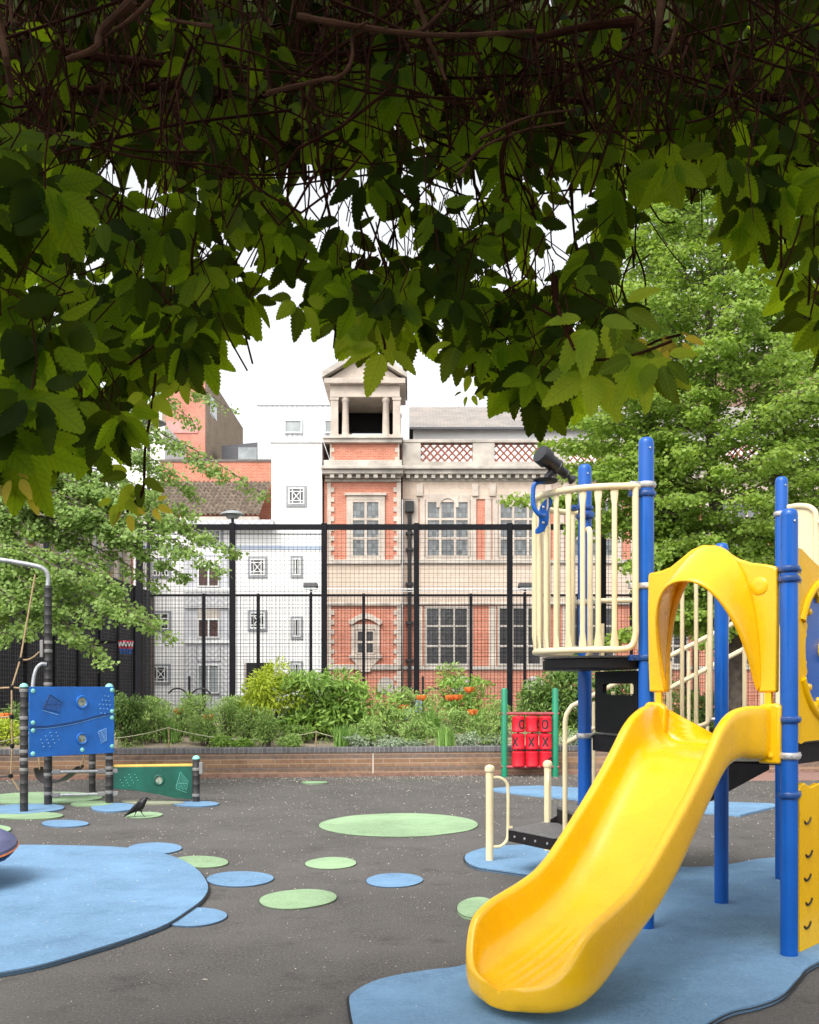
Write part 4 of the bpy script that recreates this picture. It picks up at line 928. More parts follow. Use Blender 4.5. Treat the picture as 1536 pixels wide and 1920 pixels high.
def slide_sec(s):
    zb = interp(s, bedS, bedZ); zt = interp(s, topS, topZ); hw = interp(s, hwS, hwV)*math.sqrt(max(.02, 1-(max(0, s-1.72)/.235)**2.3)); bo = zb-.045 if s > .3 else zb-.045-(.3-s)*.14
    bo = max(bo-.045*min(1, max(0, (s-1.4)/.3)), .075)
    rim = .030 if s < 1.75 else .026; wi = hw-2*rim; nose = max(0, min(1, (s-1.72)/.19))
    cz = zt-rim; ci = hw-rim
    pts = [(-hw+.012, bo+.03)] if 0 else []
    # outer bottom left -> up outer wall -> rim -> inner wall -> bed -> mirrored
    L_ = [(-hw+.035, bo), (-hw+.008, bo+.03), (-hw, bo+.09 if cz-bo > .14 else bo+(cz-bo)*.5), (-hw, cz)]
    L_ += [(-ci-rim*math.cos(R(a)), cz+rim*math.sin(R(a))) for a in (30,60,90,120,150)]
    L_ += [(-wi, cz-.005)]
    fr = min(.11, max(.02, (cz-zb)*.75)); wb = wi-.012
    L_ += [(-wb-.0, zb+fr)]
    L_ += [(-(wb-fr)-fr*math.cos(R(a)), zb+fr-fr*math.sin(R(a))) for a in (22,45,67,90)]
    nb = 8; half = wb-fr; bedp = []
    for i in range(1, nb*2):
        x = -half+half*i/nb; gro = .007*min(1, max(0, (s-1.30)/.15))*(1 if i % 3 == 0 else 0)*(1-nose)
        bedp.append((x, zb-.006*(1-(x/half)**2)-gro+.0))
    prof = L_+bedp+[(-x, z) for x, z in reversed(L_)]
    und = [(x, bo-.012*(1-(x/hw)**2)) for x in (hw*.5, 0, -hw*.5)]
    return prof+und
m = MB(); secs = []
ns = []
for i in range(len(SS)-1):
    k = 3 if SS[i] < 1.6 else 1
    for j in range(k): ns.append(SS[i]+(SS[i+1]-SS[i])*j/k)
ns.append(SS[-1])
def sm(arrS, arrZ): pass
for s in ns:
    acc = None
    for ds, wt in ((-.03,.25),(0,.5),(.03,.25)):
        q = slide_sec(min(max(s+ds*(1 if s < 1.7 else .75), 0), 1.948)); acc = [(a[0]+wt*b[0], a[1]+wt*b[1]) for a, b in zip(acc, q)] if acc else [(wt*b[0], wt*b[1]) for b in q]
    m.v += [tuple(E0+Dn*s+U*(-x)+UP*z) for x, z in acc]; secs.append(len(acc))
n = secs[0]
for i in range(len(ns)-1):
    for k in range(n): k2 = (k+1) % n; m.f.append((i*n+k, i*n+k2, (i+1)*n+k2, (i+1)*n+k)); m.mi.append(0)
b0 = (len(ns)-1)*n; m.f.append(tuple(range(n-1,-1,-1))); m.mi.append(0)
# rounded nose cap: shrink the last section twice
last = [Vector(v) for v in m.v[b0:b0+n]]; cen = sum(last, Vector())/n
for (sc_, push) in ((.8,.004),(.45,.007),(.1,.008)):
    st_ = len(m.v); m.v += [tuple(cen+(v-cen)*sc_+Dn*push) for v in last]; pb = st_-n
    for k in range(n): k2 = (k+1) % n; m.f.append((pb+k, pb+k2, st_+k2, st_+k)); m.mi.append(0)
m.f.append(tuple(len(m.v)-n+k for k in range(n))); m.mi.append(0)
sl_o = m.build('slide', M['yellow'], ps, smooth=True, subd=1, ang=180)
# entry wings and foot of the slide
for s_, pp in ((-1, P1), (1, P2)):
    m = MB(); o_ = E0+U*s_*.30
    m.prism([(0,1.08),(s_*.125,1.08),(s_*.130,1.40),(s_*.10,1.415),(0.02*s_,1.41),(-.02*s_,1.38)], o_+Dn*.015, U, UP, Dn*.05)
    wg = m.build('slide_wing', M['yellow'], ps, bevel=.014, seg=3, smooth=True)
    MB().lathe(o_+U*s_*.075+Dn*.066+UP*1.125, Dn, [(.020,0),(.020,.003),(.012,.004),(.011,.010),(.004,.012)], 12).build('bolt', M['yellow'], wg)
m = MB(); q = E0+Dn*1.70; m.obox(q+UP*.04-U*.06, U*.035, Dn*.04, UP*.04); m.build('slide_foot', M['yellow'], ps, bevel=.01)
# ---- slide hood
hd = empty('slide_hood', E0+Dn*.03+UP*1.42); hd.parent = ps; hd.location = (E0+Dn*.03+UP*1.42)-WL[ps]
# arch profiles: lateral x (P1 side positive) and z
out_h = [(-.405,1.475),(-.412,1.7),(-.415,2.0),(-.412,2.19),(-.40,2.20),(-.33,2.205),(-.26,2.225),(-.19,2.27),(-.12,2.315),(-.05,2.335),(.03,2.325),(.10,2.28),(.17,2.235),(.25,2.205),(.33,2.19),(.385,2.175),(.398,2.16),(.398,1.9),(.395,1.475)]
def arch(hw, zt_, zb, p, n=18):
    o = []
    for i in range(n+1):
        a = math.pi*i/n; o.append((-hw*math.copysign(abs(math.cos(a))**.85, math.cos(a)), zb+(zt_-zb)*math.sin(a)**p))
    return o
def xz(x, z, s): return E0+Dn*s-U*x+UP*z
ina = arch(.285, 2.20, 1.475, .80)
# panel with arch cut: quads between outline and arch
NO = 19; outl = out_h
m = MB()
A = [xz(x, z, .0) for x, z in outl]+[xz(x, z, .0) for x, z in ina]; B = [v+Dn*.045 for v in A]
m.v = [tuple(v) for v in A+B]; k2 = len(outl)+len(ina)
for i in range(18):
    a, b, c, d = i, i+1, 19+i+1, 19+i
    m.f += [(a, b, c, d), (k2+a, k2+d, k2+c, k2+b), (a, k2+a, k2+b, b), (d, c, k2+c, k2+d)]
m.f += [(0, 19, k2+19, k2), (18, k2+18, k2+37, 37)]; m.mi = [0]*len(m.f)
hp = m.build('hood_panel', M['yellow'], hd, bevel=.012, seg=3, smooth=True, ang=50)
MB().lathe(xz(.30, 2.07, .045), Dn, [(.05,0),(.05,.003),(.046,.006),(.02,.007)], 24).build('round_boss', M['yellow'], hp, smooth=True)
# tunnel from arch in the panel to a forward rim
m = MB(); st = 7; nA = 19; rows = []
for j in range(st+1):
    t = j/st
    row = []
    for i in range(nA):
        x0_, z0_ = ina[i]; a = math.pi*i/18; pr = math.sin(a)**.9
        hump = .10*math.exp(-((x0_/.17)**2))
        zs = z0_+(.095+hump*.2)*pr*(1-t)
        xt = x0_*(1.0-.04*t*pr); zt2 = zs-.115*t*pr
        row.append(xz(xt*(1.10-.04*t), zt2+.025*pr, .045+.33*t*pr))
    rows.append(row)
for row in rows: m.v += [tuple(v) for v in row]
inn = []
for row in rows:
    for i, v in enumerate(row):
        x0_, z0_ = ina[i]; c_ = xz(0, 1.75, 0); a = math.pi*i/18
        nrm = (U*math.cos(a)*-1*-1*(-1)+UP*math.sin(a)) if 0 else (-(U)*(x0_/.285)+UP*max(0, math.sin(a))); nrm.normalize(); inn.append(tuple(v-nrm*.026))
ob = len(m.v); m.v += inn
for j in range(st):
    for i in range(nA-1):
        a = j*nA+i; m.f.append((a, a+1, a+nA+1, a+nA)); m.f.append((ob+a, ob+a+nA, ob+a+nA+1, ob+a+1))
for i in range(nA-1):
    a = st*nA+i; m.f.append((a, a+1, ob+a+1, ob+a)); m.f.append((i, ob+i, ob+i+1, i+1))
for j in range(st):
    for i in (0, nA-1): a = j*nA+i; m.f.append((a, a+nA, ob+a+nA, ob+a))
m.mi = [0]*len(m.f); m.build('tunnel', M['yellow'], hd, smooth=True, subd=1, ang=180)
for s_ in (-1, 1): MB().obox(xz(s_*.345, 1.44, .025), U*.019, Dn*.012, UP*.05).build('leg', M['yellow'], hd)
for (z, pp, s_) in ((2.125, P2, -1), (2.155, P1, 1)): MB().tube([pp-U*s_*-.0+(-U if s_ < 0 else U)*.045+UP*z, pp+(-U if s_ < 0 else U)*.10+UP*z], .015, 8).build('stub', M['clamp'], hd)

# ---- telescope, arm and bracket on the balcony
tq = bpt(.50, rad+.075); o_ = (tq-MC).normalized(); o_.z = 0; sd_ = Vector((-o_.y, o_.x, 0))
tq = Vector((fx(1020,6.35), 6.35, 0))
def tp(px, py, Y=6.35): return Vector((fx(px,Y), Y, fz(py,Y)))
ar = MB().tube(smooth_path([tp(1021,966,6.40), tp(1013,966,6.36), tp(1004,956), tp(1000,942), tp(1000,918), tp(1003,908), tp(1010,904), tp(1022,902)], 5), .015, 10).build('telescope_arm', M['blue_post'], ps, smooth=True)
out_b = [(1028,932),(1034,933),(1037,940),(1033,950),(1029,958),(1030,970),(1028,984),(1020,996),(1010,1001),(1004,1000),(1004,993),(1010,986),(1011,976),(1010,962),(1013,950),(1019,940)]
m = MB(); Yb = 6.43; m.prism([(fx(x,Yb), fz(y,Yb)) for x, y in out_b], (0,Yb,0), (1,0,0), (0,0,1), (0,.014,0)); br = m.build('telescope_bracket', M['blue_post'], ps, bevel=.004, seg=2)
m = MB()
for (x, y) in ((1019,951),(1019,980)): m.lathe(tp(x,y,Yb), (0,-1,0), [(.009,0),(.009,.005),(.004,.008)], 10)
build_split(m, 'bolt', M['clamp'], br)
ts = empty('telescope', tp(1040,880)); ts.parent = ps; ts.location = tp(1040,880)-WL[ps]
MB().lathe(tp(1023,904), (.03,.05,1), [(.06,0),(.075,.004),(.077,.012),(.06,.018),(.02,.022)], 24).build('base_disc', M['black_plastic'], ts, smooth=True)
MB().tube([tp(1023,901), tp(1030,890), tp(1037,880)], [.022,.022,.024], 12).build('pivot', M['dkgrey_plastic'], ts, smooth=True)
a_, b_ = tp(1012,850,6.28), tp(1074,900,6.44); ax = (b_-a_).normalized(); L_ = (b_-a_).length
k = L_/.27
MB().lathe(a_, ax, [(.03,.0),(.056,.002),(.060,.012),(.060,.058*k),(.052,.064*k),(.048,.066*k),(.047,.13*k),(.051,.132*k),(.051,.142*k),(.030,.146*k),(.029,.205*k),(.033,.207*k),(.033,.215*k),(.013,.219*k),(.012,.24*k),(.030,.262*k),(.032,.268*k),(.02,.272*k)], 28).build('body', M['dkgrey_plastic'], ts, smooth=True, ang=30)

# ---- wheel panel and climbing panel between P1 and P6
dp = (P6-P1).normalized(); np_ = Vector((dp.y, -dp.x, 0))
if np_.y > 0: np_ = -np_
def wp(u, z, o=0): return P1+dp*u+UP*z+np_*o
wpn = empty('wheel_panel', wp(.45, 1.7)); wpn.parent = ps; wpn.location = wp(.45,1.7)-WL[ps]
W_ = (P6-P1).length
outp = [(.06,1.20),(.12,1.185),(.17,1.20),(W_-.17,1.20),(W_-.06,1.19),(W_-.06,1.75),(W_-.06,2.27),(W_-.12,2.28),(W_-.2,2.24),(.45,2.18),(.30,2.22),(.2,2.25),(.14,2.275),(.06,2.28),(.06,1.75)]
def resample(poly, n):
    P_ = [Vector((*p,0)) for p in poly]; P_.append(P_[0]); L = [0]
    for i in range(1, len(P_)): L.append(L[-1]+(P_[i]-P_[i-1]).length)
    return [(interp(L[-1]*k/n, L, [p.x for p in P_]), interp(L[-1]*k/n, L, [p.y for p in P_])) for k in range(n)]
outr = resample(outp, 72); cx_, cz_ = W_/2, 1.72
def polar(poly, cx, cz, r, rz=None):
    out = []
    for x, z in poly:
        a = math.atan2(z-cz, x-cx); out.append((cx+r*math.cos(a), cz+(rz or r)*math.sin(a)))
    return out
def notch(poly, cx, cz):
    out = []
    for x, z in poly:
        a = math.atan2(z-cz, x-cx); q = a % (math.pi/2); r = .375 if abs(q-math.pi/4) < .35 else .325; out.append((cx+r*math.cos(a), cz+r*math.sin(a)))
    return out
MB().ring_prism(outr, notch(outr, cx_, cz_), wp(0,0,-.02), dp, UP, np_*.04).build('panel', M['yellow_sheet'], wpn)
MB().tube([wp(cx_+.40*math.cos(R(a)), cz_+.40*math.sin(R(a)), .012) for a in range(25,160,6)], .028, 12).build('arch_moulding', M['yellow_sheet'], wpn, smooth=True)
MB().tube([wp(cx_+.40*math.cos(R(a)), cz_+.40*math.sin(R(a)), .012) for a in range(205,335,6)], .028, 12).build('arch_moulding', M['yellow_sheet'], wpn, smooth=True)
dsk = MB().lathe(wp(cx_,cz_,-.035), np_, [(.36,0),(.365,.005),(.365,.02),(.36,.025)], 48).build('disc', M['blue_post'], wpn, smooth=True)
for k in range(12):
    a = R(15+30*k); MB().lathe(wp(cx_+.305*math.cos(a), cz_+.305*math.sin(a), -.01), np_, [(.022,0),(.022,.008),(.017,.018),(.006,.023)], 14).build('knob', M['yellow'], dsk, smooth=True)
MB().lathe(wp(cx_,cz_,-.01), np_, [(.07,0),(.07,.02),(.05,.04),(.01,.045)], 24).build('hub', M['yellow'], dsk, smooth=True)
outc = [(.10,.02),(W_-.08,.02),(W_-.08,.90),(W_-.10,.95),(.5,.93),(.38,.95),(.25,.935),(.17,.965),(.12,.96),(.085,.935),(.085,.89),(.10,.875)]
cp = MB().prism(outc, wp(0,0,-.015), dp, UP, np_*.035).build('climbing_panel', M['yellow_sheet'], ps, bevel=.006)
for k, z in enumerate((.74,.55,.42,.28,.15)):
    for u in (.20,.42,.64):
        u2 = u+(.02 if k % 2 else 0); m = MB(); m.tube(smooth_path([wp(u2-.045,z+.012,.021), wp(u2-.02,z-.004,.022), wp(u2+.02,z+.002,.022), wp(u2+.045,z+.024,.021)], 4), .007, 6); m.build('grip_slot', simple('dark grip slot', (.05,.04,.02), .6) if (k, u) == (0, .20) else M['dslot'] if 'dslot' in M else M['gap'], cp)
# ---- stairs to the transfer platform
st0, st1 = Vector((1.30, 7.75, 0)), Vector((2.72, 7.95, 0)); sdir = (st1-st0).normalized(); sn = Vector((-sdir.y, sdir.x, 0)); sw = .72; SL = (st1-st0).length
for k in range(4):
    a = st0+sdir*(SL*(k+.1)/4.4); z = .52+k*.165
    MB().prism([(0,0),(.30,0),(.30,sw),(0,sw)], a+UP*(z-.03), sdir, sn, UP*.03).build('stair_tread', M['decktop'], ps, bevel=.003)
    MB().prism([(0,0),(.012,0),(.012,sw),(0,sw)], a+UP*(z-.165), sdir, sn, UP*.135).build('stair_riser', M['deck'], ps)
for off in (-.02, sw):
    a = st0+sn*off; m = MB(); m.prism([(-.02,.20),(.25,.22),(SL+.1,.86),(SL+.1,1.16),(SL-.1,1.13),(-.02,.40)], a, sdir, UP, sn*.018); m.build('stair_stringer', M['deck'], ps)
    hr = []
    if off > 0: continue
    for (h0, nm_) in ((.97, 'handrail'), (.73, 'lower_handrail')):
        zA, zB = .37+h0, 1.20+h0-.06
        A0 = a+sdir*-.12; pts = [A0+UP*(.33 if nm_ == 'handrail' else zA-.1), A0+UP*(zA-.10), A0+sdir*.012+UP*(zA-.04), A0+sdir*.05+UP*(zA+.02)] if nm_ == 'handrail' else [A0+UP*zA*.98]
        pts += [a+sdir*(SL+.02)+UP*zB]
        hr.append(MB().tube(pts, .019, 10).build(nm_, M['cream'], ps, smooth=True, ang=80))
    for k in range(9):
        t = (k+.7)/9.4; q = a+sdir*(SL*t); zz = .37+.97+(1.20-.06-.37)*t*(SL/(SL+.07)); baluster(q+UP*(.30+.72*t), q+UP*(zz-.0), .014, False)
# transfer platform
tpz = .375; pl = [(.79,8.10),(1.08,7.62),(1.42,7.55),(1.62,7.9),(1.5,8.35),(1.10,8.50)]
tpl = MB().prism(pl, (0,0,tpz-.012), (1,0,0), (0,1,0), (0,0,.012)).build('transfer_platform', M['decktop'], ps, bevel=.004)
m = MB(); m.prism(pl, (0,0,tpz-.10), (1,0,0), (0,1,0), (0,0,.086)); m.build('skirt', M['deck'], tpl)
m = MB()
for k in (.15,.38,.62,.88):
    a, b = Vector((.79,8.10,tpz-.055)), Vector((1.08,7.62,tpz-.055)); q = a+(b-a)*k; nn = Vector((-.856,-.517,0)); m.lathe(q, nn, [(.011,0),(.011,.004),(.005,.007)], 8)
m.build('bolt', M['galv'], tpl)
for (X, Y, s_) in ((.685,8.66,1),(1.255,9.2,-1)):
    pt_ = MB().lathe((X,Y,0), UP, [(.033,0),(.033,.775),(.038,.78),(.043,.79),(.044,.805),(.041,.825),(.024,.84),(.004,.845)], 20).build('transfer_post', M['cream'], ps, smooth=True)
    hx = Vector((.16*s_, 0.03, 0)) if s_ > 0 else Vector((-.02,-.16,0)); P_ = Vector((X,Y,0))
    MB().tube(smooth_path([P_+hx*.15+UP*.735, P_+hx*.55+UP*.73, P_+hx*.9+UP*.69, P_+hx+UP*.61, P_+hx+UP*.30, P_+hx*.95+UP*.20, P_+hx*.6+UP*.145, P_+hx*.15+UP*.14], 4), .014, 10).build('handle', M['cream'], pt_, smooth=True)
    MB().obox(P_+hx*1.12+UP*.28, hx.normalized()*.02, Vector((0,.012,0)), UP*.035).build('bracket', M['cream'], pt_)

# ================================================================ NOUGHTS AND CROSSES FRAME
tt = empty('noughts_and_crosses_frame', (2.05, 17.15, 0), 'noughts and crosses play frame with nine red cylinders between two green posts', 'play panel')
YT = 17.15
for px in (946, 1041.5): MB().lathe((fx(px,YT),YT,0), UP, [(.055,0),(.055,1.46),(.045,1.49),(.02,1.50)], 16).build('post', M['green_post'], tt, smooth=True)
for py, r_ in ((1338,.026),(1438,.026)): MB().tube([(fx(940,YT),YT-.02,fz(py,YT)), (fx(1048,YT),YT-.02,fz(py,YT))], r_, 8).build('bar', M['redbar'], tt, smooth=True)
def glyph(ch, c, r, ang, zo, parent, h=.155, wd=.115, tk=.026):
    m = MB()
    def P(x, z): a = ang+x/r; return Vector((c.x+(r+.002)*math.sin(a), c.y-(r+.002)*math.cos(a), c.z+z+zo))
    def strip(pts, closed=False):
        n = len(pts); vs = []
        for i in range(n):
            a = Vector(pts[(i-1) % n] if closed or i else pts[i]); b = Vector(pts[(i+1) % n] if closed or i < n-1 else pts[i]); d = (b-a).normalized(); nn = Vector((-d.y, d.x)); p = Vector(pts[i])
            for s_ in (-1, 1): q = p+nn*s_*tk/2; vs.append(P(q.x, q.y))
        m.add(vs, [(2*i, 2*i+1, 2*((i+1) % n)+1, 2*((i+1) % n)) for i in range(n if closed else n-1)])
    if ch == 'O':
        pts = []
        for i in range(28):
            a = 2*math.pi*i/28; cx = math.cos(a); sx = math.sin(a); pts.append(((wd-tk)/2*math.copysign(abs(cx)**.7,cx), (h-tk)/2*math.copysign(abs(sx)**.75,sx)))
        strip(pts, True)
    else:
        for s_ in (-1, 1): strip([(-s_*(wd-tk)/2+s_*(wd-tk)*i/8, -(h)/2+h*i/8) for i in range(9)])
    m.build('letter', M['letter'], parent)
gl = {(0,0):('O',.50,0),(0,1):('O',1.25,0),(0,2):('O',-.22,0),(1,0):('X',-.62,0),(1,1):('X',-.22,0),(1,2):('X',-.16,0),(2,2):('O',.72,-.045),(2,0):('O',3.3,0),(2,1):('X',2.9,0)}
for i in range(3):
    for j in range(3):
        cx, cz = fx(972+j*25.6,YT), fz(1358+i*32.6,YT); r_ = .109; h2 = .132
        c_ = MB().lathe((cx,YT,cz-h2), UP, [(r_*.85,0),(r_,.012),(r_*1.02,.02),(r_,.03),(r_,2*h2-.03),(r_*1.02,2*h2-.02),(r_,2*h2-.012),(r_*.85,2*h2),(.05,2*h2+.01)], 28).build('cylinder', M['red'], tt, smooth=True, ang=30)
        g_ = gl[(i,j)]; glyph(g_[0], Vector((cx,YT,cz)), r_, g_[1], g_[2], c_)
for j in range(3): MB().tube([(fx(972+j*25.6,YT),YT,fz(1338,YT)), (fx(972+j*25.6,YT),YT,fz(1438,YT))], .02, 6).build('axle', M['redbar'], tt)

# ================================================================ CLIMBING FRAME (left)
A_, B_, C_, D_, E_ = Vector((*gp(45,1524),0)), Vector((*gp(205,1508),0)), Vector((*gp(90,1511),0)), Vector((*gp(173,1485),0)), Vector((*gp(368,1505),0))
cf = empty('climbing_frame', ((A_.x+B_.x)/2, 12.8, 0), 'climbing frame with ribbed dark posts, blue panel, green panel and rope net', 'climbing frame')
def rpost(p, zt, bands=(), capm='mint', r=.047, ribs=True):
    prof = [(r,0)]; z = .12
    while z < zt-.05: prof += [(r,z),(r+.0035,z+.006),(r,z+.012)]; z += .115
    prof += [(r,zt-.03)]
    o = MB().lathe(p, UP, prof, 20).build('post', M['rubberpost'], cf, smooth=True)
    if capm: MB().lathe(p+UP*(zt-.03), UP, [(r+.004,0),(r+.004,.012),(r*.8,.035),(r*.3,.048)], 18).build('cap', M[capm], o, smooth=True)
    for z in bands: MB().lathe(p+UP*z, UP, [(r+.004,0),(r+.006,.008),(r+.006,.032),(r+.004,.04)], 20).build('band', M['greyband'], o, smooth=True)
    return o
rpost(A_, 1.54, (.62,.72,1.0,1.12,1.45,.5)); rpost(B_, 1.54, (.38,.45,.14,.58,1.45)); rpost(C_, 2.83, (.14,.38,1.53,1.95,2.06), None); rpost(D_, 1.0, (.4,), None); rpost(E_, .60, (.08,.42), 'mint'); rpost(A_+Vector((-.02,.9,0)), .9, (), None, .04)
dab = (B_-A_).normalized(); nab = Vector((dab.y, -dab.x, 0)); Lab = (B_-A_).length
if nab.y > 0: nab = -nab
pzb, pzt = .665, 1.515; oo = A_+nab*.05+dab*.03
bp = MB().prism(rrect(0, Lab+.0, pzb, pzt, .02), oo, dab, UP, nab*.018)
bpo = bp.build('blue_panel', M['panel_blue'], cf, bevel=.004)
def on(u, z, o=.02): return oo+dab*(u*Lab)+UP*(pzt-(pzt-pzb)*z)+nab*o
m = MB(); m.tube(smooth_path([on(.0,.585,.022), on(.25,.575,.022), on(.55,.52,.022), on(.8,.445,.022), on(1,.41,.022)], 5), .005, 5); m.tube(smooth_path([on(.0,.565,.022), on(.25,.555,.022), on(.55,.50,.022), on(.8,.425,.022), on(1,.385,.022)], 5), .005, 5)
m.build('groove', M['panel_groove'], bpo)
m = MB(); m.tube(smooth_path([on(.0,.60,.021), on(.25,.59,.021), on(.55,.535,.021), on(.8,.46,.021), on(1,.425,.021)], 5), .004, 5); m.build('light_groove', M['panel_light'], bpo)
def porthole(c, n_, u_, par, ringm, r=.072):
    MB().tube([c+u_*math.cos(t*math.pi/12)*r+UP*math.sin(t*math.pi/12)*r for t in range(24)], .015, 8, closed=True).build('window_ring', ringm, par, smooth=True)
    MB().lathe(c-n_*.004, n_, [(r*.93,0),(r*.93,.006)], 24).build('window_lens', M['lens'], par)
M['lens'] = simple('clear convex lens showing foliage', (.32,.36,.28), .05, var=.75, scale=14, spec=.9)
porthole(on(.60,.225,.022), nab, dab, bpo, M['panel_blue']); porthole(on(.60,.765,.022), nab, dab, bpo, M['panel_blue'], .066)
for (u, z) in ((.04,.06),(.97,.05),(.04,.51),(.04,.62),(.97,.37),(.97,.47),(.04,.95),(.97,.90),(.605,.93)):
    MB().lathe(on(u,z,.018), nab, [(.028,0),(.028,.006),(.018,.013),(.004,.016)], 14).build('bolt_cap', M['mint'], bpo, smooth=True)
def motif(par, on_, pts, mat, r=.005):
    m = MB()
    for a, b in pts: m.tube([on_(*a), on_(*b)], r, 5)
    return m.build('embossed_sail', mat, par)
def sail(cx, cy, sx, sy, rot=0):
    o = []; co, si = math.cos(rot), math.sin(rot)
    def q(x, y): return (cx+sx*(x*co-y*si), cy+sy*(x*si+y*co))
    for k in range(8):
        t = k/7; o.append((q(-.9+1.6*t-.0, .55+.25*t), q(-.25+1.25*t, -.9+.8*t)))
    o.append((q(-1,.6), q(.75,1.0))); o.append((q(-.3,-1), q(1.1,0))); o.append((q(-1,.5), q(-.3,-1))); o.append((q(-.7,.1), q(.95,.15)))
    return o
onb = lambda u, z: on(u, z, .021)
motif(bpo, onb, sail(.26,.24,.11,.13), M['panel_groove']); motif(bpo, onb, [((.15,.34),(.32,.41))], M['panel_light'], .006)
motif(bpo, onb, sail(.86,.72,.06,.11,.9), M['panel_light'])
def dots(par, on_, cx, cy, sx, sy, mat, nrm, nm='embossed_dot'):
    m = MB()
    for i in range(4):
        for j in range(4):
            if (i, j) in ((0,3),(3,0)): continue
            u, z = cx+sx*((i-1.5)*.33+(j-1.5)*.10), cy+sy*((j-1.5)*.3-(i-1.5)*.28); m.lathe(on_(u, z), nrm, [(.0095,0),(.009,.004),(.003,.007)], 8)
    build_split(m, nm, mat, par)
dots(bpo, onb, .23, .76, .16, .17, M['panel_light'], nab); dots(bpo, onb, .88, .27, .10, .22, M['panel_light'], nab)
# green panel
dbe = (E_-B_).normalized(); Lbe = (E_-B_).length; nbe = Vector((dbe.y, -dbe.x, 0))
if nbe.y > 0: nbe = -nbe
go = B_+dbe*.05; Lg = Lbe-.10; gz0, gz1 = .10, .475
outg = [(0,.20),(0,gz1),(Lg,gz1+.0),(Lg,.045),(Lg*.8,.06),(Lg*.55,.12),(Lg*.3,.17)]
gpo = MB().prism(outg, go-nbe*.01, dbe, UP, nbe*.02).build('green_panel', M['panel_green'], cf, bevel=.004)
MB().tube([go+UP*(gz1+.008)-nbe*.03, go+dbe*Lg+UP*(gz1+.008)-nbe*.03], .026, 8).build('top_edge', M['yellow_edge'], cf, smooth=True)
ong = lambda u, z: go+dbe*(u*Lg)+UP*(gz1-(gz1-gz0)*z)+nbe*.012
porthole(ong(.575,.45), nbe, dbe, gpo, M['panel_green'], .058); dots(gpo, ong, .20, .45, .17, .32, M['pg_groove'], nbe); motif(gpo, ong, sail(.87,.55,.08,.36,.0), M['pg_groove'])
MB().obox(E_+Vector((.065,0,.45)), (.025,0,0), (0,.03,0), (0,0,.08)).build('end_bracket', M['greyband'], cf, bevel=.01)
# cross rails
for z in (.43, .135):
    m = MB(); m.tube([C_+UP*z, B_+UP*z], .018, 8); cr = m.build('cross_rail', M['galv'], cf, smooth=True)
    for (p, s_) in ((C_, 1), (B_, -1), (B_, .6)):
        d = (B_-C_).normalized()*s_; q = p+d*.10+UP*z; MB().obox(q, d.normalized()*.05, UP*.032, d.cross(UP).normalized()*.02).build('rail_bracket', M['greyband'], cr, bevel=.012)
MB().tube(smooth_path([C_+UP*2.80, C_+UP*2.93, C_+Vector((-.06,-.02,3.02)), C_+Vector((-.25,-.05,3.07)), C_+Vector((-.7,-.12,3.13)), C_+Vector((-1.5,-.2,3.15)), C_+Vector((-2.1,-.25,3.10))], 5), .030, 12).build('arch_pipe', M['galv'], cf, smooth=True)
MB().tube(smooth_path([C_+Vector((0,-.05,1.80)), C_+Vector((-.06,-.08,1.80)), C_+Vector((-.12,-.1,1.72)), C_+Vector((-.15,-.12,1.5)), C_+Vector((-.15,-.1,1.0))], 5), .024, 10).build('grab_handle', M['galv'], cf, smooth=True)
MB().obox(C_+Vector((-.065,-.03,2.0)), (.02,0,0), (0,.03,0), (0,0,.11)).build('rope_bracket', M['greyband'], cf, bevel=.006)
# rope net
def rp(px, py, Y=12.6): return Vector((fx(px,Y), Y, fz(py,Y)))
rn = empty('rope_net', rp(30,1300)); rn.parent = cf; rn.location = rp(30,1300)-WL[cf]
nodes = [rp(66,1077,12.9), rp(38,1237,12.75), rp(22,1289), rp(22,1344), rp(23,1399), rp(20,1455), rp(36,1482)]
MB().tube(nodes, .011, 8).build('rope', M['rope'], rn, smooth=True)
MB().tube(smooth_path([rp(38,1237,12.75), rp(52,1237,12.8), rp(64,1231,12.9), rp(74,1222,12.95)], 4), .011, 8).build('rope', M['rope'], rn, smooth=True)
for (a, b) in ((1289,1292),(1344,1352),(1455,1460)):
    MB().tube(smooth_path([rp(22 if a != 1455 else 20,a), rp(5,a+1), rp(-40,b), rp(-120,b-8)], 3), .011, 8).build('rope', M['rope' if a != 1455 else 'rubberpost'], rn, smooth=True)
MB().tube([rp(22,1289), rp(45,1291)], .011, 8).build('rope', M['rope'], rn, smooth=True); MB().tube([rp(23,1399), rp(45,1400)], .011, 8).build('rope', M['rope'], rn, smooth=True)
for k, px in enumerate((-60,-130)): MB().tube([rp(px,1060), rp(px-10,1290), rp(px-12,1490)], .011, 8).build('rope', M['rope'], rn, smooth=True)
for p in nodes[1:6]: MB().lathe(p-UP*.028, UP, [(.012,0),(.028,.012),(.030,.028),(.028,.044),(.012,.056)], 12).build('rope_knot', M['black_plastic'], rn, smooth=True)
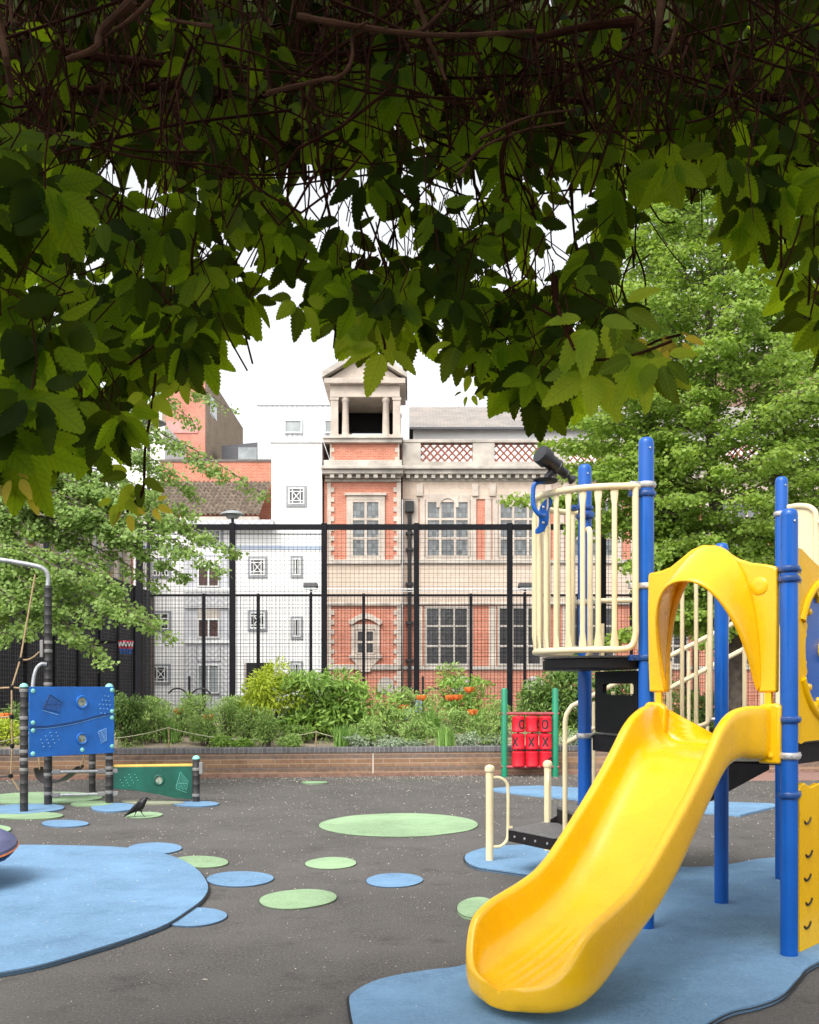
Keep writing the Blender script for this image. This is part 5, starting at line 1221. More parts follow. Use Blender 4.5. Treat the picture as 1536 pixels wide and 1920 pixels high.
# hanging curved rubber seat
m = MB(); sp_ = [(72,1443),(76,1456),(86,1465),(100,1468),(118,1464),(136,1452),(150,1440)]; Yh = 13.6
pa_ = smooth_path([rp(x,y,Yh) for x,y in sp_], 4)
for p in pa_: m.v += [tuple(p+Vector((0,-.17,.0))), tuple(p+Vector((0,.17,0))), tuple(p+Vector((0,.17,.03))), tuple(p+Vector((0,-.17,.03)))]
for i in range(len(pa_)-1):
    for k in range(4): m.f.append((4*i+k, 4*i+(k+1) % 4, 4*i+4+(k+1) % 4, 4*i+4+k)); m.mi.append(0)
m.f += [(3,2,1,0), tuple(len(m.v)-4+k for k in range(4))]; m.mi += [0,0]
hs_ = m.build('sling_seat', M['rubberpost'], cf, smooth=True, ang=50)
for (x0, y0, x1, y1) in ((67,1408,74,1443),(158,1410,148,1442)): MB().tube(smooth_path([rp(x0,y0,Yh), rp((x0+x1)/2+3,(y0+y1)/2,Yh), rp(x1,y1,Yh)], 4), .011, 6).build('rope', M['rope'], hs_, smooth=True)
# spinner dish at the left edge
sp = empty('spinner_dish', (-3.52, 7.55, 0), 'navy and lilac ribbed spinner dish with an orange stripe at the left edge', 'spinner')
c_ = Vector((-3.56,7.55,.20))
MB().lathe(c_, (.06,-.10,1), [(.16,-.02),(.36,.0),(.52,.05),(.565,.10)], 48).build('underside', M['spin_a'], sp, smooth=True)
MB().lathe(c_, (.06,-.10,1), [(.57,.10),(.60,.125),(.59,.15),(.55,.172),(.48,.165),(.40,.12),(.1,.05)], 48).build('rim', M['spin_b'], sp, smooth=True)
tl = Vector((.06,-.10,1)).normalized(); uu = tl.cross(Vector((0,1,0))).normalized(); vv = tl.cross(uu)
MB().tube([c_+tl*.122+(uu*math.cos(t*math.pi/32)+vv*math.sin(t*math.pi/32))*.597 for t in range(64)], .008, 6, closed=True).build('stripe', M['orange'], sp)
m = MB()
for k in range(40):
    t = k*math.pi/20; d = uu*math.cos(t)+vv*math.sin(t); m.tube([c_+tl*.012+d*.40, c_+tl*.06+d*.54, c_+tl*.10+d*.575], .013, 5)
build_split(m, 'rib', M['spin_a'], sp); MB().lathe((-3.5,7.55,0), UP, [(.12,0),(.12,.02),(.06,.03),(.055,.24)], 20).build('stem', M['galv'], sp, smooth=True)

# ================================================================ CROW
cr = empty('crow', (*gp(263,1534), 0), 'black crow walking on a green spot by the green panel', 'bird')
cb0 = Vector((*gp(261,1534), .028)); k_ = .0062*.97
def cp_(px, py, dy=0): return Vector((cb0.x+(px-261)*k_, cb0.y+dy, (1533-py)*k_+.02))
def skin(name, chains, mat, parent, sub=2):
    me = bpy.data.meshes.new(name); V = []; Ed = []; Rr = []
    for ch in chains:
        prev = ch[0] if isinstance(ch[0], int) else None
        for it in (ch[1:] if prev is not None else ch):
            V.append(tuple(it[0])); Rr.append(it[1])
            if prev is not None: Ed.append((prev, len(V)-1))
            prev = len(V)-1
    c = sum((Vector(v) for v in V), Vector())/len(V); me.from_pydata([tuple(Vector(v)-c) for v in V], Ed, []); me.materials.append(mat)
    o = bpy.data.objects.new(name, me); COL.objects.link(o); WL[o] = c; o.parent = parent; o.location = c-WL[parent]
    o.modifiers.new('skin', 'SKIN').use_smooth_shade = True; s_ = o.modifiers.new('sub', 'SUBSURF'); s_.levels = s_.render_levels = sub
    for i, r in enumerate(Rr): me.skin_vertices[0].data[i].radius = r if isinstance(r, tuple) else (r, r); me.skin_vertices[0].data[i].use_root = (i == 0)
    return o
body = [(cp_(258,1516),(.050,.056)),(cp_(264,1511),(.050,.056)),(cp_(269,1505),.040),(cp_(272,1501),.031),(cp_(274.5,1498.5),.029),(cp_(276.5,1498.5),.012),(cp_(280,1499.8),.007),(cp_(284,1501.2),.003)]
tail = [0,(cp_(251,1520),(.036,.036)),(cp_(244,1526),(.026,.016)),(cp_(236,1532),(.018,.005))]
legs = []
for (x0, x1, dy) in ((256,252,-.02),(264,270,.02)):
    legs.append([0,(cp_(x0,1522,dy),.013),(cp_(x0+(1 if x1>x0 else -1),1527,dy),.005),(cp_(x1,1533.5,dy),.0035),(cp_(x1+4,1535,dy),.0025)])
skin('body', [body, tail]+legs, M['feather'], cr)
C, Dd, Uu, Sz = [], [], [], []
for i in range(130):
    t = rng.random(); p = cp_(266,1507).lerp(cp_(240,1529), t); a = rng.uniform(-1.4,1.4)
    rr_ = .054*(1-t*.6); q = p+Vector((0, rr_*math.sin(a), rr_*math.cos(a)*.9)); C.append(q); Dd.append((-.75+rng.normal()*.06,.05*math.sin(a),-.62)); Uu.append((.5,math.sin(a)*1.5,math.cos(a))); Sz.append(.065)
leaves('feathers', M['feather'], [(0,0,0),(-.14,.5,.03),(0,1,0),(.14,.5,.03)], [(0,3,2,1)], C, Dd, Uu, Sz, cr)

# ================================================================ TREES
def trunk_tube(name, pts, rs, parent, mat='bark', n=12, sm_=4):
    P_ = smooth_path(pts, sm_); k = len(P_); Rr = [float(np.interp(i/(k-1)*(len(rs)-1), range(len(rs)), rs))*(1+.06*math.sin(i*2.3)) for i in range(k)]
    return MB().tube(P_, Rr, n).build(name, M[mat], parent, smooth=True, ang=180)
class Spray:
    k = 2.1
    def __init__(s): s.C, s.D, s.U, s.S = [], [], [], []; s.tw = MB()
    def add(s, a, b, wid, n, size, droop=.25, hang=.12, thick=.02):
        a, b = np.array(a, float), np.array(b, float); L_ = np.linalg.norm(b-a); ax = (b-a)/L_; side = np.cross(ax, (0,0,1)); side /= np.linalg.norm(side)+1e-9
        def P(t): return a+(b-a)*t+np.array((0,0,1))*(droop*L_*(.9*t-t*t*1.1))
        s.tw.tube([tuple(P(t)) for t in np.linspace(0, 1, 7)], [thick*.7*(1-.8*t) for t in np.linspace(0, 1, 7)], 5)
        # twigs with leaf clumps
        nt_ = max(6, int(L_*7))
        for i in range(nt_):
            t = .12+.88*(i+rng.random())/nt_; p = P(t); sg = rng.choice((-1, 1)); w_ = wid*(math.sin(math.pi*min(1, t*.85+.12))**.6)*rng.uniform(.35, 1)
            q = p+side*sg*w_+ax*w_*.7*rng.uniform(.2, 1)+np.array((0,0,-hang*rng.uniform(0,1.6)*w_/max(wid,.01)))
            s.tw.tube([tuple(p), tuple((p+q)/2+(0,0,.03)), tuple(q)], [thick*.35, thick*.25, thick*.15], 4, cap=False)
            m_ = max(3, int(n*s.k/nt_)); u = rng.random(m_)**.7
            c = p[None]+(q-p)[None]*u[:, None]+rng.normal(size=(m_, 3))*np.array((.085,.085,.05))*(size/.07)
            c[:, 2] -= hang*.35*rng.random(m_)
            d = (q-p)/(np.linalg.norm(q-p)+1e-9); dd = d[None]*.7+rng.normal(size=(m_, 3))*.55; dd[:, 2] -= .55
            uu_ = rng.normal(size=(m_, 3))*.40+np.array((0,-.25,1)); s.C.append(c); s.D.append(dd); s.U.append(uu_); s.S.append(size*rng.uniform(.7,1.3,m_))
    def build(s, parent, mat, shape=FAN):
        s.tw.build('limbs', M['bark'], parent)
        return leaves('crown', M[mat], shape[0], shape[1], np.concatenate(s.C), np.concatenate(s.D), np.concatenate(s.U), np.concatenate(s.S), parent)
# right hand tree
T = empty('leafy_tree', (6.1, 19.0, .5), 'large leafy tree with a grey brown trunk behind the blue posts and yellow hood', 'tree')
trunk_tube('trunk', [(6.15,19,.5),(6.12,19,1.6),(6.0,19.0,3.0),(5.75,19.05,5.0),(5.65,19.1,7.5),(5.7,19.1,10.3)], [.21,.165,.15,.12,.08,.03], T, n=16)
trunk_tube('trunk_fork', [(6.06,19,2.1),(5.75,19.0,3.0),(5.25,18.95,4.2),(4.6,18.9,6.0),(4.35,18.9,7.8)], [.12,.09,.07,.05,.02], T)
trunk_tube('trunk_fork', [(6.02,19,2.4),(6.3,19.05,3.4),(6.8,19.1,5.0),(7.3,19.2,7.4)], [.12,.10,.07,.03], T)
sp_ = Spray(); rad_z = [2.2,3.0,3.8,4.6,5.4,6.2,7.0,8.0,9.0,10.0,11.0]; rad_l = [.9,1.7,1.8,2.1,2.6,2.9,2.9,2.9,2.6,1.9,.9]
for i in range(300):
    z = 2.7+8.0*((i+.5)/300)**.95; a = i*2.39996+rng.normal()*.2; r_ = interp(z, rad_z, rad_l)*rng.uniform(.62,1.08)
    if math.cos(a) > 0 and z < 7: r_ *= 1.45
    cx = interp(z, [2,5,8,11], [6.0,5.75,5.6,5.6]); r0 = rng.uniform(.1,.35)*r_
    up = interp(z, [2.5,5,7,10.5], [-.10,.05,.35,.9])
    pa = (cx+r0*math.cos(a), 19+r0*math.sin(a), z-.2); pb = (cx+r_*math.cos(a), 19+r_*math.sin(a)*.9, z+up*r_*.5+rng.normal()*.12)
    sp_.add(pa, pb, .50, 250 if z > 8 else (290 if z > 3.8 else 170), (.070 if z < 8 else .06), droop=.28, hang=.16)
for (x, y, z, tx, ty, tz) in ((5.4,18.6,5.7,2.45,18.3,6.05),(5.4,18.6,5.5,3.0,18.0,5.35),(5.5,18.8,6.0,2.8,18.6,6.6),(5.4,18.8,5.0,3.0,18.5,4.55),(5.2,18.6,4.6,1.75,18.3,5.05),(5.5,18.5,4.4,3.9,17.9,3.7),(5.2,18.8,5.6,2.9,18.9,5.7),(5.2,18.8,5.2,2.6,18.4,5.0),
    (6,18.6,3.4,4.3,18,2.7),(6,18.6,3.2,5.2,17.9,2.3),(6.2,18.7,3.2,7.2,18,2.4),(5.9,18.8,2.8,3.6,18.6,2.5)):
    sp_.add((x,y,z), (tx,ty,tz), .34, 420, .082, droop=.15, hang=.14, thick=.025)
sp_.build(T, 'treeleaf')
# a second crown further right
T2 = empty('leafy_tree', (9.6, 18.6, .5), 'leafy tree at the right edge, partly outside the photo', 'tree')
trunk_tube('trunk', [(9.6,18.6,.5),(9.5,18.6,3),(9.6,18.6,6),(9.5,18.6,9)], [.2,.15,.1,.03], T2)
sp_ = Spray()
for i in range(110):
    z = 3.0+6.8*((i+.5)/110); a = i*2.39996; r_ = rng.uniform(1.4,2.7)*(1 if z < 7 else .75); r0 = .3*r_
    sp_.add((9.6+r0*math.cos(a),18.6+r0*math.sin(a),z-.2), (9.6+r_*math.cos(a),18.6+r_*math.sin(a),z+.1+rng.normal()*.15), .5, 260, .085, droop=.25, hang=.16)
sp_.build(T2, 'treeleaf')
# left tree: its trunk stands outside the left edge
T3 = empty('spreading_tree', (-7.3, 15.4, 0), 'tree reaching in from the left with layered drooping branches of pale green leaves', 'tree')
trunk_tube('trunk', [(-7.4,15.2,0),(-7.35,15.2,2),(-7.1,15.2,4),(-6.9,15.1,6.5),(-6.7,15,8)], [.24,.2,.17,.12,.05], T3, n=14)
sp_ = Spray(); sp_.k = 2.0; DL = 14.6
def tgt(px, py, D): return (fx(px,D), D, fz(py,D))
L3 = [ # tip px, py, depth, root z, width, leaves
 (325,1172,13.6,2.9,.42,520),(300,1150,14.2,3.0,.5,560),(245,1135,13.4,2.9,.5,600),(215,1222,13.2,2.6,.32,380),(160,1190,13.3,2.7,.40,460),(60,1165,13.2,2.5,.4,460),(20,1180,13.3,2.3,.35,360),(100,1120,13.4,3.0,.5,620),
 (230,1085,13.8,3.2,.5,560),(150,1075,13.4,3.2,.55,620),(190,1150,13.5,2.9,.45,520),(70,1100,13.6,3.0,.5,560),(30,1120,13.2,2.8,.4,440),(0,1060,13.6,3.1,.5,500),
 (448,1010,14.6,4.2,.40,640),(420,1045,14.4,3.9,.38,600),(380,985,14.8,4.3,.55,700),(350,1060,14.4,3.7,.40,540),(300,1075,14.6,3.7,.34,420),(330,1010,14.2,4.0,.55,700),(260,1010,14.5,4.1,.6,680),(200,1040,14.5,3.9,.45,420),(120,1010,14.6,4.0,.6,600),(60,1030,14.4,3.8,.5,440),
 (360,940,15.0,4.6,.55,660),(290,930,14.8,4.6,.6,720),(215,935,14.6,4.6,.6,700),(130,935,14.8,4.6,.6,700),(50,950,15.0,4.5,.6,600),(180,890,15.2,5.0,.6,560),(90,880,15.0,5.0,.6,560),(0,900,15,4.9,.6,500),(310,965,14.4,4.3,.5,600),(230,970,14.3,4.2,.5,520),(150,970,14.3,4.2,.5,480),(60,985,14.3,4.1,.5,420),
 (500,905,15.6,5.5,.24,340),(430,880,15.5,5.5,.3,380),(372,915,15.4,5.2,.26,300),(350,885,15.2,5.4,.42,460),(300,870,15.3,5.4,.42,380),
 (372,775,16.2,6.6,.3,300),(335,815,16.2,6.3,.26,260),(440,748,16.4,7.0,.2,160),(330,740,16.2,6.9,.4,340),(280,715,16.2,7.1,.45,360),(290,830,16,6.1,.3,200),(395,735,16.3,6.9,.3,240)]
for (px, py, D, rz, wd, n) in L3:
    b = tgt(px, py, D); rx = -6.9+.0*rng.random(); a = (rx+.35*(b[0]-rx)*rng.uniform(.3,.9), 15.1+(D-15.1)*.4, rz+.35); sp_.add(a, b, wd*.8, int(n*1.0), .056, droop=.30, hang=.16, thick=.028)
sp_.build(T3, 'treeleaf2')

# ================================================================ PLANTING
def blob(C0, rx, ry, rz, n, jitter=.12, up=.5):
    """leaf positions in a lumpy dome round C0"""
    lumps = [(rng.normal(size=3)*np.array((rx,ry,rz))*.42, rng.uniform(.40,.62)) for _ in range(14)]
    C, D = [], []
    for i in range(n):
        l, r_ = lumps[rng.integers(14)]; v = rng.normal(size=3); v /= np.linalg.norm(v); k = rng.uniform(.55,1.05)
        c = l+v*np.array((rx,ry,rz))*r_*k; c[2] = abs(c[2]) if c[2] < -rz*.6 else c[2]
        C.append(c+np.array(C0)); D.append(v+np.array((0,-.1,-.25)))
    return np.array(C), np.array(D)
def shrub(name, label, px, py0, py1, hw, D, mat, n, size, shape=LANCE, cat='shrub', group=None, ry=None):
    X = fx(px, D); zt, zb = fz(py0, D), fz(py1, D); zb = min(zb, bedz(D, X)+.15); w_ = hw*D/F
    r = empty(name, (X, D, zb-.05), label, cat, group); n = int(n*1.8); zt -= .05*(name == 'perennial_clump'); cz = (zt+zb)/2; C, Dd = blob((X, D, cz), w_*.8, ry or w_*.6, (zt-zb)*.52, n)
    Uu = Dd*.3+rng.normal(size=C.shape)*.5+np.array((0,-.3,1.0)); Dd = Dd+rng.normal(size=C.shape)*.5
    leaves('foliage', M[mat], shape[0], shape[1], C, Dd, Uu, size*rng.uniform(.6,1.2,n), r)
    m = MB()
    for i in range(12):
        a = rng.uniform(0, 6.28); q = (X+.6*w_*math.cos(a), D+.4*w_*math.sin(a), cz+(zt-cz)*rng.uniform(0,.7)); m.tube([(X+.05*math.cos(a),D,zb-.12), ((X+q[0])/2,(D+q[1])/2,zb+(q[2]-zb)*.6), q], [.014,.01,.005], 5, cap=False)
    m.build('stems', M['bark'], r); return r
shrub('laurel_shrub','big glossy green shrub in the middle of the planting bed',605,1264,1396,122,18.6,'laurel',4200,.14)
shrub('golden_shrub','bright yellow green shrub left of the big glossy shrub',512,1262,1350,62,18.3,'golden',1700,.10)
shrub('golden_shrub','small yellow green shrub at the left end of the planting bed',10,1352,1398,38,17.3,'golden',700,.08)
shrub('laurel_shrub','dark glossy shrub just right of the blue panel',236,1318,1398,42,17.4,'darkleaf',1500,.085)
shrub('rounded_shrub','low rounded shrub behind the orange poppies',862,1272,1335,66,20.2,'laurel',1400,.10)
shrub('evergreen_shrub','large dark evergreen shrub behind the noughts and crosses frame',1030,1250,1395,84,19.2,'darkleaf',3600,.12)
shrub('evergreen_shrub','dark shrub behind the balcony and right blue post',1165,1262,1400,80,19.0,'darkleaf',2200,.12)
shrub('evergreen_shrub','shrub around the foot of the big tree trunk',1330,1290,1400,90,19.6,'darkleaf',2000,.12)
shrub('evergreen_shrub','shrub at the far right end of the planting bed',1500,1300,1402,80,19.0,'darkleaf',1600,.12)
shrub('evergreen_shrub','dark shrub behind the left post of the blue panel',60,1330,1400,60,18.4,'darkleaf',1300,.10)
per = 'perennial clumps in the planting bed'
PL = [(262,1340,1392,34,17.9,'fernleaf'),(300,1335,1395,34,17.6,'fernleaf'),(345,1322,1385,36,18.6,'fernleaf'),(385,1335,1398,34,17.5,'fernleaf'),(425,1318,1390,36,18.4,'fernleaf'),(465,1322,1392,34,18.0,'fernleaf'),(500,1335,1400,34,17.4,'fernleaf'),(545,1378,1401,28,17.3,'fernleaf'),(690,1345,1398,38,17.7,'fernleaf'),(735,1325,1392,40,18.2,'fernleaf'),(775,1345,1400,34,17.7,'fernleaf'),(805,1310,1385,36,19,'fernleaf'),(850,1330,1392,34,18.4,'fernleaf'),(905,1345,1400,34,17.9,'fernleaf'),(930,1310,1392,40,18.8,'fernleaf'),(670,1378,1402,28,17.4,'silver'),(725,1380,1402,34,17.45,'silver'),(765,1384,1402,28,17.5,'silver'),(875,1372,1402,24,17.7,'silver'),(925,1378,1403,26,17.75,'silver'),(410,1376,1400,24,17.35,'laurel'),(455,1382,1401,22,17.3,'laurel'),(560,1352,1392,30,17.9,'fernleaf'),(365,1300,1345,40,19.8,'fernleaf'),(290,1305,1345,40,19.8,'fernleaf'),(440,1300,1345,38,19.7,'fernleaf'),(760,1290,1340,36,20.0,'fernleaf'),(225,1300,1340,34,19.9,'darkleaf'),(1080,1375,1403,40,17.9,'silver'),(1180,1370,1405,40,18,'fernleaf'),(1420,1340,1400,50,18.2,'fernleaf'),(1270,1350,1402,50,18.2,'fernleaf')]
PW = ['beside the dark glossy shrub','behind the leftmost visible stake','below the small back left poppy','in front of the single red poppy','below the fence post left of the golden shrub','at the left foot of the golden shrub','in front of the golden shrub','hanging over the coping before the golden shrub','at the right foot of the big glossy shrub','behind the silvery plants','right of the silvery plants','below the tall poppy by the fence post','below the two touching poppies','below the lowest right poppy','left of the green post of the noughts and crosses frame','spilling over the coping right of the middle stake','largest of the three in the middle of the wall','right of the largest silvery clump','at the foot of the right stake','beside the left green post','on the coping below the single red poppy','on the coping left of the big glossy shrub','before the left half of the big glossy shrub','at the back, behind the single red poppy','at the back, behind the small left poppy','at the back, beside the golden shrub','at the back, between big shrub and tall poppy','at the back, above the dark glossy shrub','seen between the stair rails','behind the short blue post','seen through the right blue posts','seen under the slide hood']
where = ['beside the dark glossy shrub','below the fence at the left','in the left part of the bed','behind the wooden stake','near the front of the bed']
for i, (px, y0, y1, hw, D, mt) in enumerate(PL):
    kind_ = {'fernleaf':'feathery green','silver':'silvery grey','laurel':'broad leaved','darkleaf':'dark green'}[mt]
    shrub('perennial_clump', f'{kind_} perennial clump {PW[i]}', px, y0, y1, hw, D, mt, 900 if mt != 'silver' else 600, .07 if mt != 'silver' else .065, LANCE, 'plant', per)
# grassy clumps
for (px, py, D, lb) in ((320,1375,17.6,'grassy clump beside the left wooden stake'),(375,1372,17.7,'grassy clump round the single red poppy'),(478,1340,18.6,'tall grassy clump left of the golden shrub'),(835,1385,17.5,'pale grassy clump at the front near the right stake'),(812,1330,18.6,'grassy clump below the poppy group'),(895,1330,18.8,'grassy clump at the right of the poppies'),(440,1300,19.5,'grassy clump at the foot of a fence post'),(640,1392,17.4,'low grassy clump behind the middle stake')):
    X = fx(px,D); zb = bedz(D,X)+.02; r = empty('grass_clump', (X,D,zb), lb, 'grass', 'grassy clumps'); n = 150; a = rng.uniform(0,6.28,n); t = rng.uniform(.05,.65,n)
    C = np.stack([X+rng.normal(size=n)*.07, D+rng.normal(size=n)*.07, np.full(n, zb)], 1); Dd = np.stack([np.cos(a)*t, np.sin(a)*t, np.ones(n)], 1); Uu = np.stack([-np.cos(a), -np.sin(a), t], 1)
    leaves('blades', M['grassleaf'], BLADE[0], BLADE[1], C, Dd, Uu, rng.uniform(.25,.48,n)*(1.2 if py < 1345 else .9), r)
# poppies
PO = [(244,1332,18.4,'orange poppy right above the blue panel edge'),(334,1337,18.6,'small orange poppy at the back left of the bed'),(390,1348,17.9,'single red orange poppy standing in front of the left shrubs'),(756,1329,18.6,'orange poppy right of the big glossy shrub'),(791,1311,19,'tall orange poppy in front of a thick fence post'),(845,1311,18.9,'left one of two touching orange poppies'),(858,1310,18.8,'right one of two touching orange poppies'),(880,1296,19.2,'topmost orange poppy against the brick wall'),(886,1338,18.5,'low orange poppy left of the noughts and crosses frame'),(12,1345,17.6,'orange poppy at the far left behind the rope net')]
for (px, py, D, lb) in PO:
    X, Z = fx(px,D), fz(py,D); zb = bedz(D,X); r = empty('poppy', (X,D,zb), lb, 'flower', 'orange poppies in the planting bed')
    MB().tube(smooth_path([(X+.06,D+.03,zb),(X+.05,D,zb+(Z-zb)*.5),(X,D,Z-.03)], 4), .006, 5).build('stem', M['stem'], r)
    n = 6; a = np.arange(n)*1.05+rng.random(); m = MB()
    for k in range(n):
        u = Vector((math.cos(a[k]), math.sin(a[k]), 0)); v = Vector((-u.y,u.x,0)); rr_ = .062+.02*(k % 2)
        o_ = Vector((X,D,Z-.03)); g_ = [[o_+u*rr_*1.05*math.sin(1.45*f_)+v*w_*rr_*math.sin(1.6*min(f_,1))*.8+UP*(.10*(1-math.cos(1.5*f_))+.012*math.sin(w_*5+k)) for w_ in (-1,-.5,0,.5,1)] for f_ in (.05,.5,.85,1.05)]
        b0 = len(m.v)
        for row in g_: m.v += [tuple(q) for q in row]
        for i in range(3):
            for j in range(4): m.f.append((b0+i*5+j, b0+i*5+j+1, b0+(i+1)*5+j+1, b0+(i+1)*5+j)); m.mi.append(0)
    m.build('petals', M['poppy'], r, smooth=True); MB().lathe((X,D,Z-.02), UP, [(.004,0),(.014,.012),(.016,.022),(.006,.03)], 10).build('seed_head', M['letter'], r)
for (px, py, D, lb) in ((785,1318,18.3,'pale blue flower spike beside the tall poppy'),(766,1332,18.3,'low pale blue flower spike left of the tall poppy')):
    X, Z = fx(px,D), fz(py,D); r = empty('flower_spike', (X,D,bedz(D,X)), lb, 'flower', 'blue flower spikes'); MB().tube([(X,D,bedz(D,X)),(X,D,Z)], .006, 5).build('stem', M['stem'], r)
    n = 70; t = rng.random(n); a = rng.uniform(0,6.28,n); C = np.stack([X+.03*np.cos(a), D+.03*np.sin(a), Z-.22*t+.05], 1); leaves('florets', M['bluefl'], LANCE[0], LANCE[1], C, np.stack([np.cos(a),np.sin(a),.3+0*a],1), unit(n), np.full(n,.035), r)
# low ground cover (nobody could count it)
n = 9000; px = rng.uniform(-60, 1560, n); Y = 17.55+3.4*rng.random(n)**1.0; X = (px-768)*Y/F; Y += .114*X; X = (px-768)*Y/F
dens = np.sin(px*.031)+np.sin(px*.077+2)+.9*(Y-17.5-.114*X)+rng.normal(size=n)*.8; k_ = dens > .95; X, Y = X[k_], Y[k_]; n = len(X)
zz = np.array([bedz(y,x) for x, y in zip(X,Y)])+.02+rng.random(n)*.24*np.clip((Y-17.6-.114*X)/1.2, .12, 1)
C = np.stack([X,Y,zz],1)+rng.normal(size=(n,3))*(.04,.04,.01)
rep_ = 3; C = np.repeat(C, rep_, 0)+rng.normal(size=(n*rep_,3))*.05; n *= rep_
tag(leaves('ground_cover', M['fernleaf'], LANCE[0], LANCE[1], C, unit(n)+np.array((0,0,.6)), rng.normal(size=(n,3))*.5+np.array((0,-.3,1)), rng.uniform(.05,.10,n)), 'mixed low green ground cover filling the planting bed', 'ground cover', kind='stuff')
# twine on stakes
rf = empty('rope_barrier', (0, 17.4, .46), 'low barrier of pale twine on short wooden stakes along the bed edge', 'barrier')
stk = [(-120,1368),(60,1370),(316,1362),(592,1370),(859,1374),(1130,1374),(1400,1376)]; tops = []
for (px, py) in stk:
    X = fx(px,17.45); D = wy(X)+.42; X = fx(px,D); Z = fz(py,D); MB().tube([(X,D,.40),(X+.01,D,Z)], [.014,.011], 7).build('stake', M['stake'], rf); tops.append(Vector((X,D-.015,Z-.02)))
for a, b in zip(tops, tops[1:]):
    MB().tube([a.lerp(b, t/14)-UP*(.16+.03*math.sin(a.x*3))*4*(t/14)*(1-t/14) for t in range(15)], .0065, 5, cap=False).build('twine', M['sisal'], rf)
# fallen blossom on the ground
n = 11000; Y = 4.4+12.6*rng.random(n)**.62; px = rng.uniform(-40,1580,n); X = (px-768)*Y/F
near = rng.random(n) < .42; Y[near] = 17.24+.114*X[near]-.02-np.abs(rng.normal(size=near.sum()))*.55; X[near] = (px[near]-768)*Y[near]/F
C = np.stack([X,Y,np.full(n,.0035)],1); onp = ((X<-1.2)&(Y<9))|((X>0)&(Y<9)); C[onp,2] = .034
tag(leaves('fallen_blossom', M['blossom'], [(-.4,-.3,0),(.1,-.5,.08),(.5,.1,0),(-.1,.45,.12)], [(0,1,2,3)], C, unit(n)*np.array((1,1,.05)), np.tile((0,0,1.),(n,1))+rng.normal(size=(n,3))*.25, rng.uniform(.004,.011,n)*np.clip(Y/7,.9,2.0)), 'scattered specks of fallen pale blossom on the playground surface', 'blossom', kind='stuff')
for (px, py, lb) in ((246,1699,'pale dead leaf lying on the big blue area'),(378,1848,'curled dry leaf on the dark surface near the bottom')):
    X, Y = gp(px,py); o = leaves('dead_leaf', M['blossom'], LANCE[0], LANCE[1], [(X,Y,.03)], [(1,.1,.05)], [(0,0,1.)], [.035]); tag(o, lb, 'leaf')

# ================================================================ HANGING CREEPER OVERHEAD
BX = [-60,0,80,160,230,260,300,350,420,440,470,500,530,560,620,680,720,760,790,830,870,920,1000,1080,1130,1165,1200,1215,1250,1350,1365,1420,1480,1510,1600]
BY = [930,915,905,880,850,790,720,735,735,700,600,590,545,570,640,690,710,690,640,640,680,780,800,780,780,700,620,400,365,360,490,525,560,650,720]
cv = empty('creeper', (0, 2.3, 2.0), 'dark hanging creeper curtain with serrated five-part leaves overhead', 'climbing plant')
# holes in the curtain where the sky shows
HO = [(float(rng.uniform(40,1560)), float(rng.uniform(185,520)), float(rng.uniform(4,16)), float(rng.uniform(4,16))) for _ in range(44)]+[(530,285,40,14),(560,345,28,30),(600,420,14,22),(470,430,26,18),(285,368,26,16),(210,330,16,10),(540,575,50,60),(740,420,18,18),(925,470,22,22),(1020,455,26,14),(1140,165,18,35),(1240,385,60,60),(875,335,12,25),(660,360,14,14),(330,205,14,14),(450,200,14,10),(690,700,14,12),(1270,450,70,70),(1060,430,16,18),(905,350,14,14),(500,640,60,60),(1290,380,60,30),(180,285,12,10),(1185,480,30,60),(790,250,20,20),(630,300,16,12)]
def palmate(c, size, C, D, U_, Sz, St, face=None):
    """five leaflets from one point"""
    f_ = np.array((rng.normal()*.35, -1 if rng.random() < .62 else 1., rng.normal()*.35+.15)) if face is None else np.array(face, float); f_ /= np.linalg.norm(f_)
    dn = np.array((rng.normal()*.35, 0, -1.)); dn -= dn.dot(f_)*f_; dn /= np.linalg.norm(dn); sd2 = np.cross(f_, dn)
    for k, (ang, sc_) in enumerate(((0,1.0),(.72,.95),(-.72,.95),(1.45,.74),(-1.45,.74))):
        if rng.random() < .13: continue
        a = ang+rng.normal()*.12; d = dn*math.cos(a)+sd2*math.sin(a)+f_*rng.normal()*.22; C.append(c+d*.017); D.append(d+np.array((0,0,-.12))); U_.append(f_+rng.normal(size=3)*.25); Sz.append(size*sc_*rng.uniform(.9,1.1))
    if St is not None: St.tube([tuple(c), tuple(c+np.array((rng.normal()*.02, rng.normal()*.02, .04))), tuple(c+np.array((rng.normal()*.03, rng.normal()*.03, .09)))], .0013, 4, cap=False)
C, D_l, U_l, Z_l = [], [], [], []; stalk = MB()
def wpt(px, py, Y): return np.array((fx(px,Y), Y, fz(py,Y)))
cnt = 0; tries = 0
while cnt < 740 and tries < 20000:
    tries += 1
    px = rng.uniform(-80, 1620); by = interp(px, BX, BY); fr_ = cnt >= 560; py = rng.uniform(150, by-120) if not fr_ else by-rng.uniform(60,150)
    if py < 150: continue
    if any(((px-hx)/(rx+22))**2+((py-hy)/(ry+22))**2 < 1 for hx, hy, rx, ry in HO): continue
    if py < 330 and rng.random() < .55: continue
    if 250 < py < 520 and 440 < px < 860 and rng.random() < .30: continue
    if py > 330 and px > 1160 and rng.random() < .45: continue
    Y = rng.uniform(1.8, 2.7) if py > 250 else rng.uniform(2.1,2.9)
    palmate(wpt(px, py, Y), (rng.uniform(.050,.092) if not fr_ else rng.uniform(.062,.096))*(Y/2.15)**.6, C, D_l, U_l, Z_l, stalk); cnt += 1
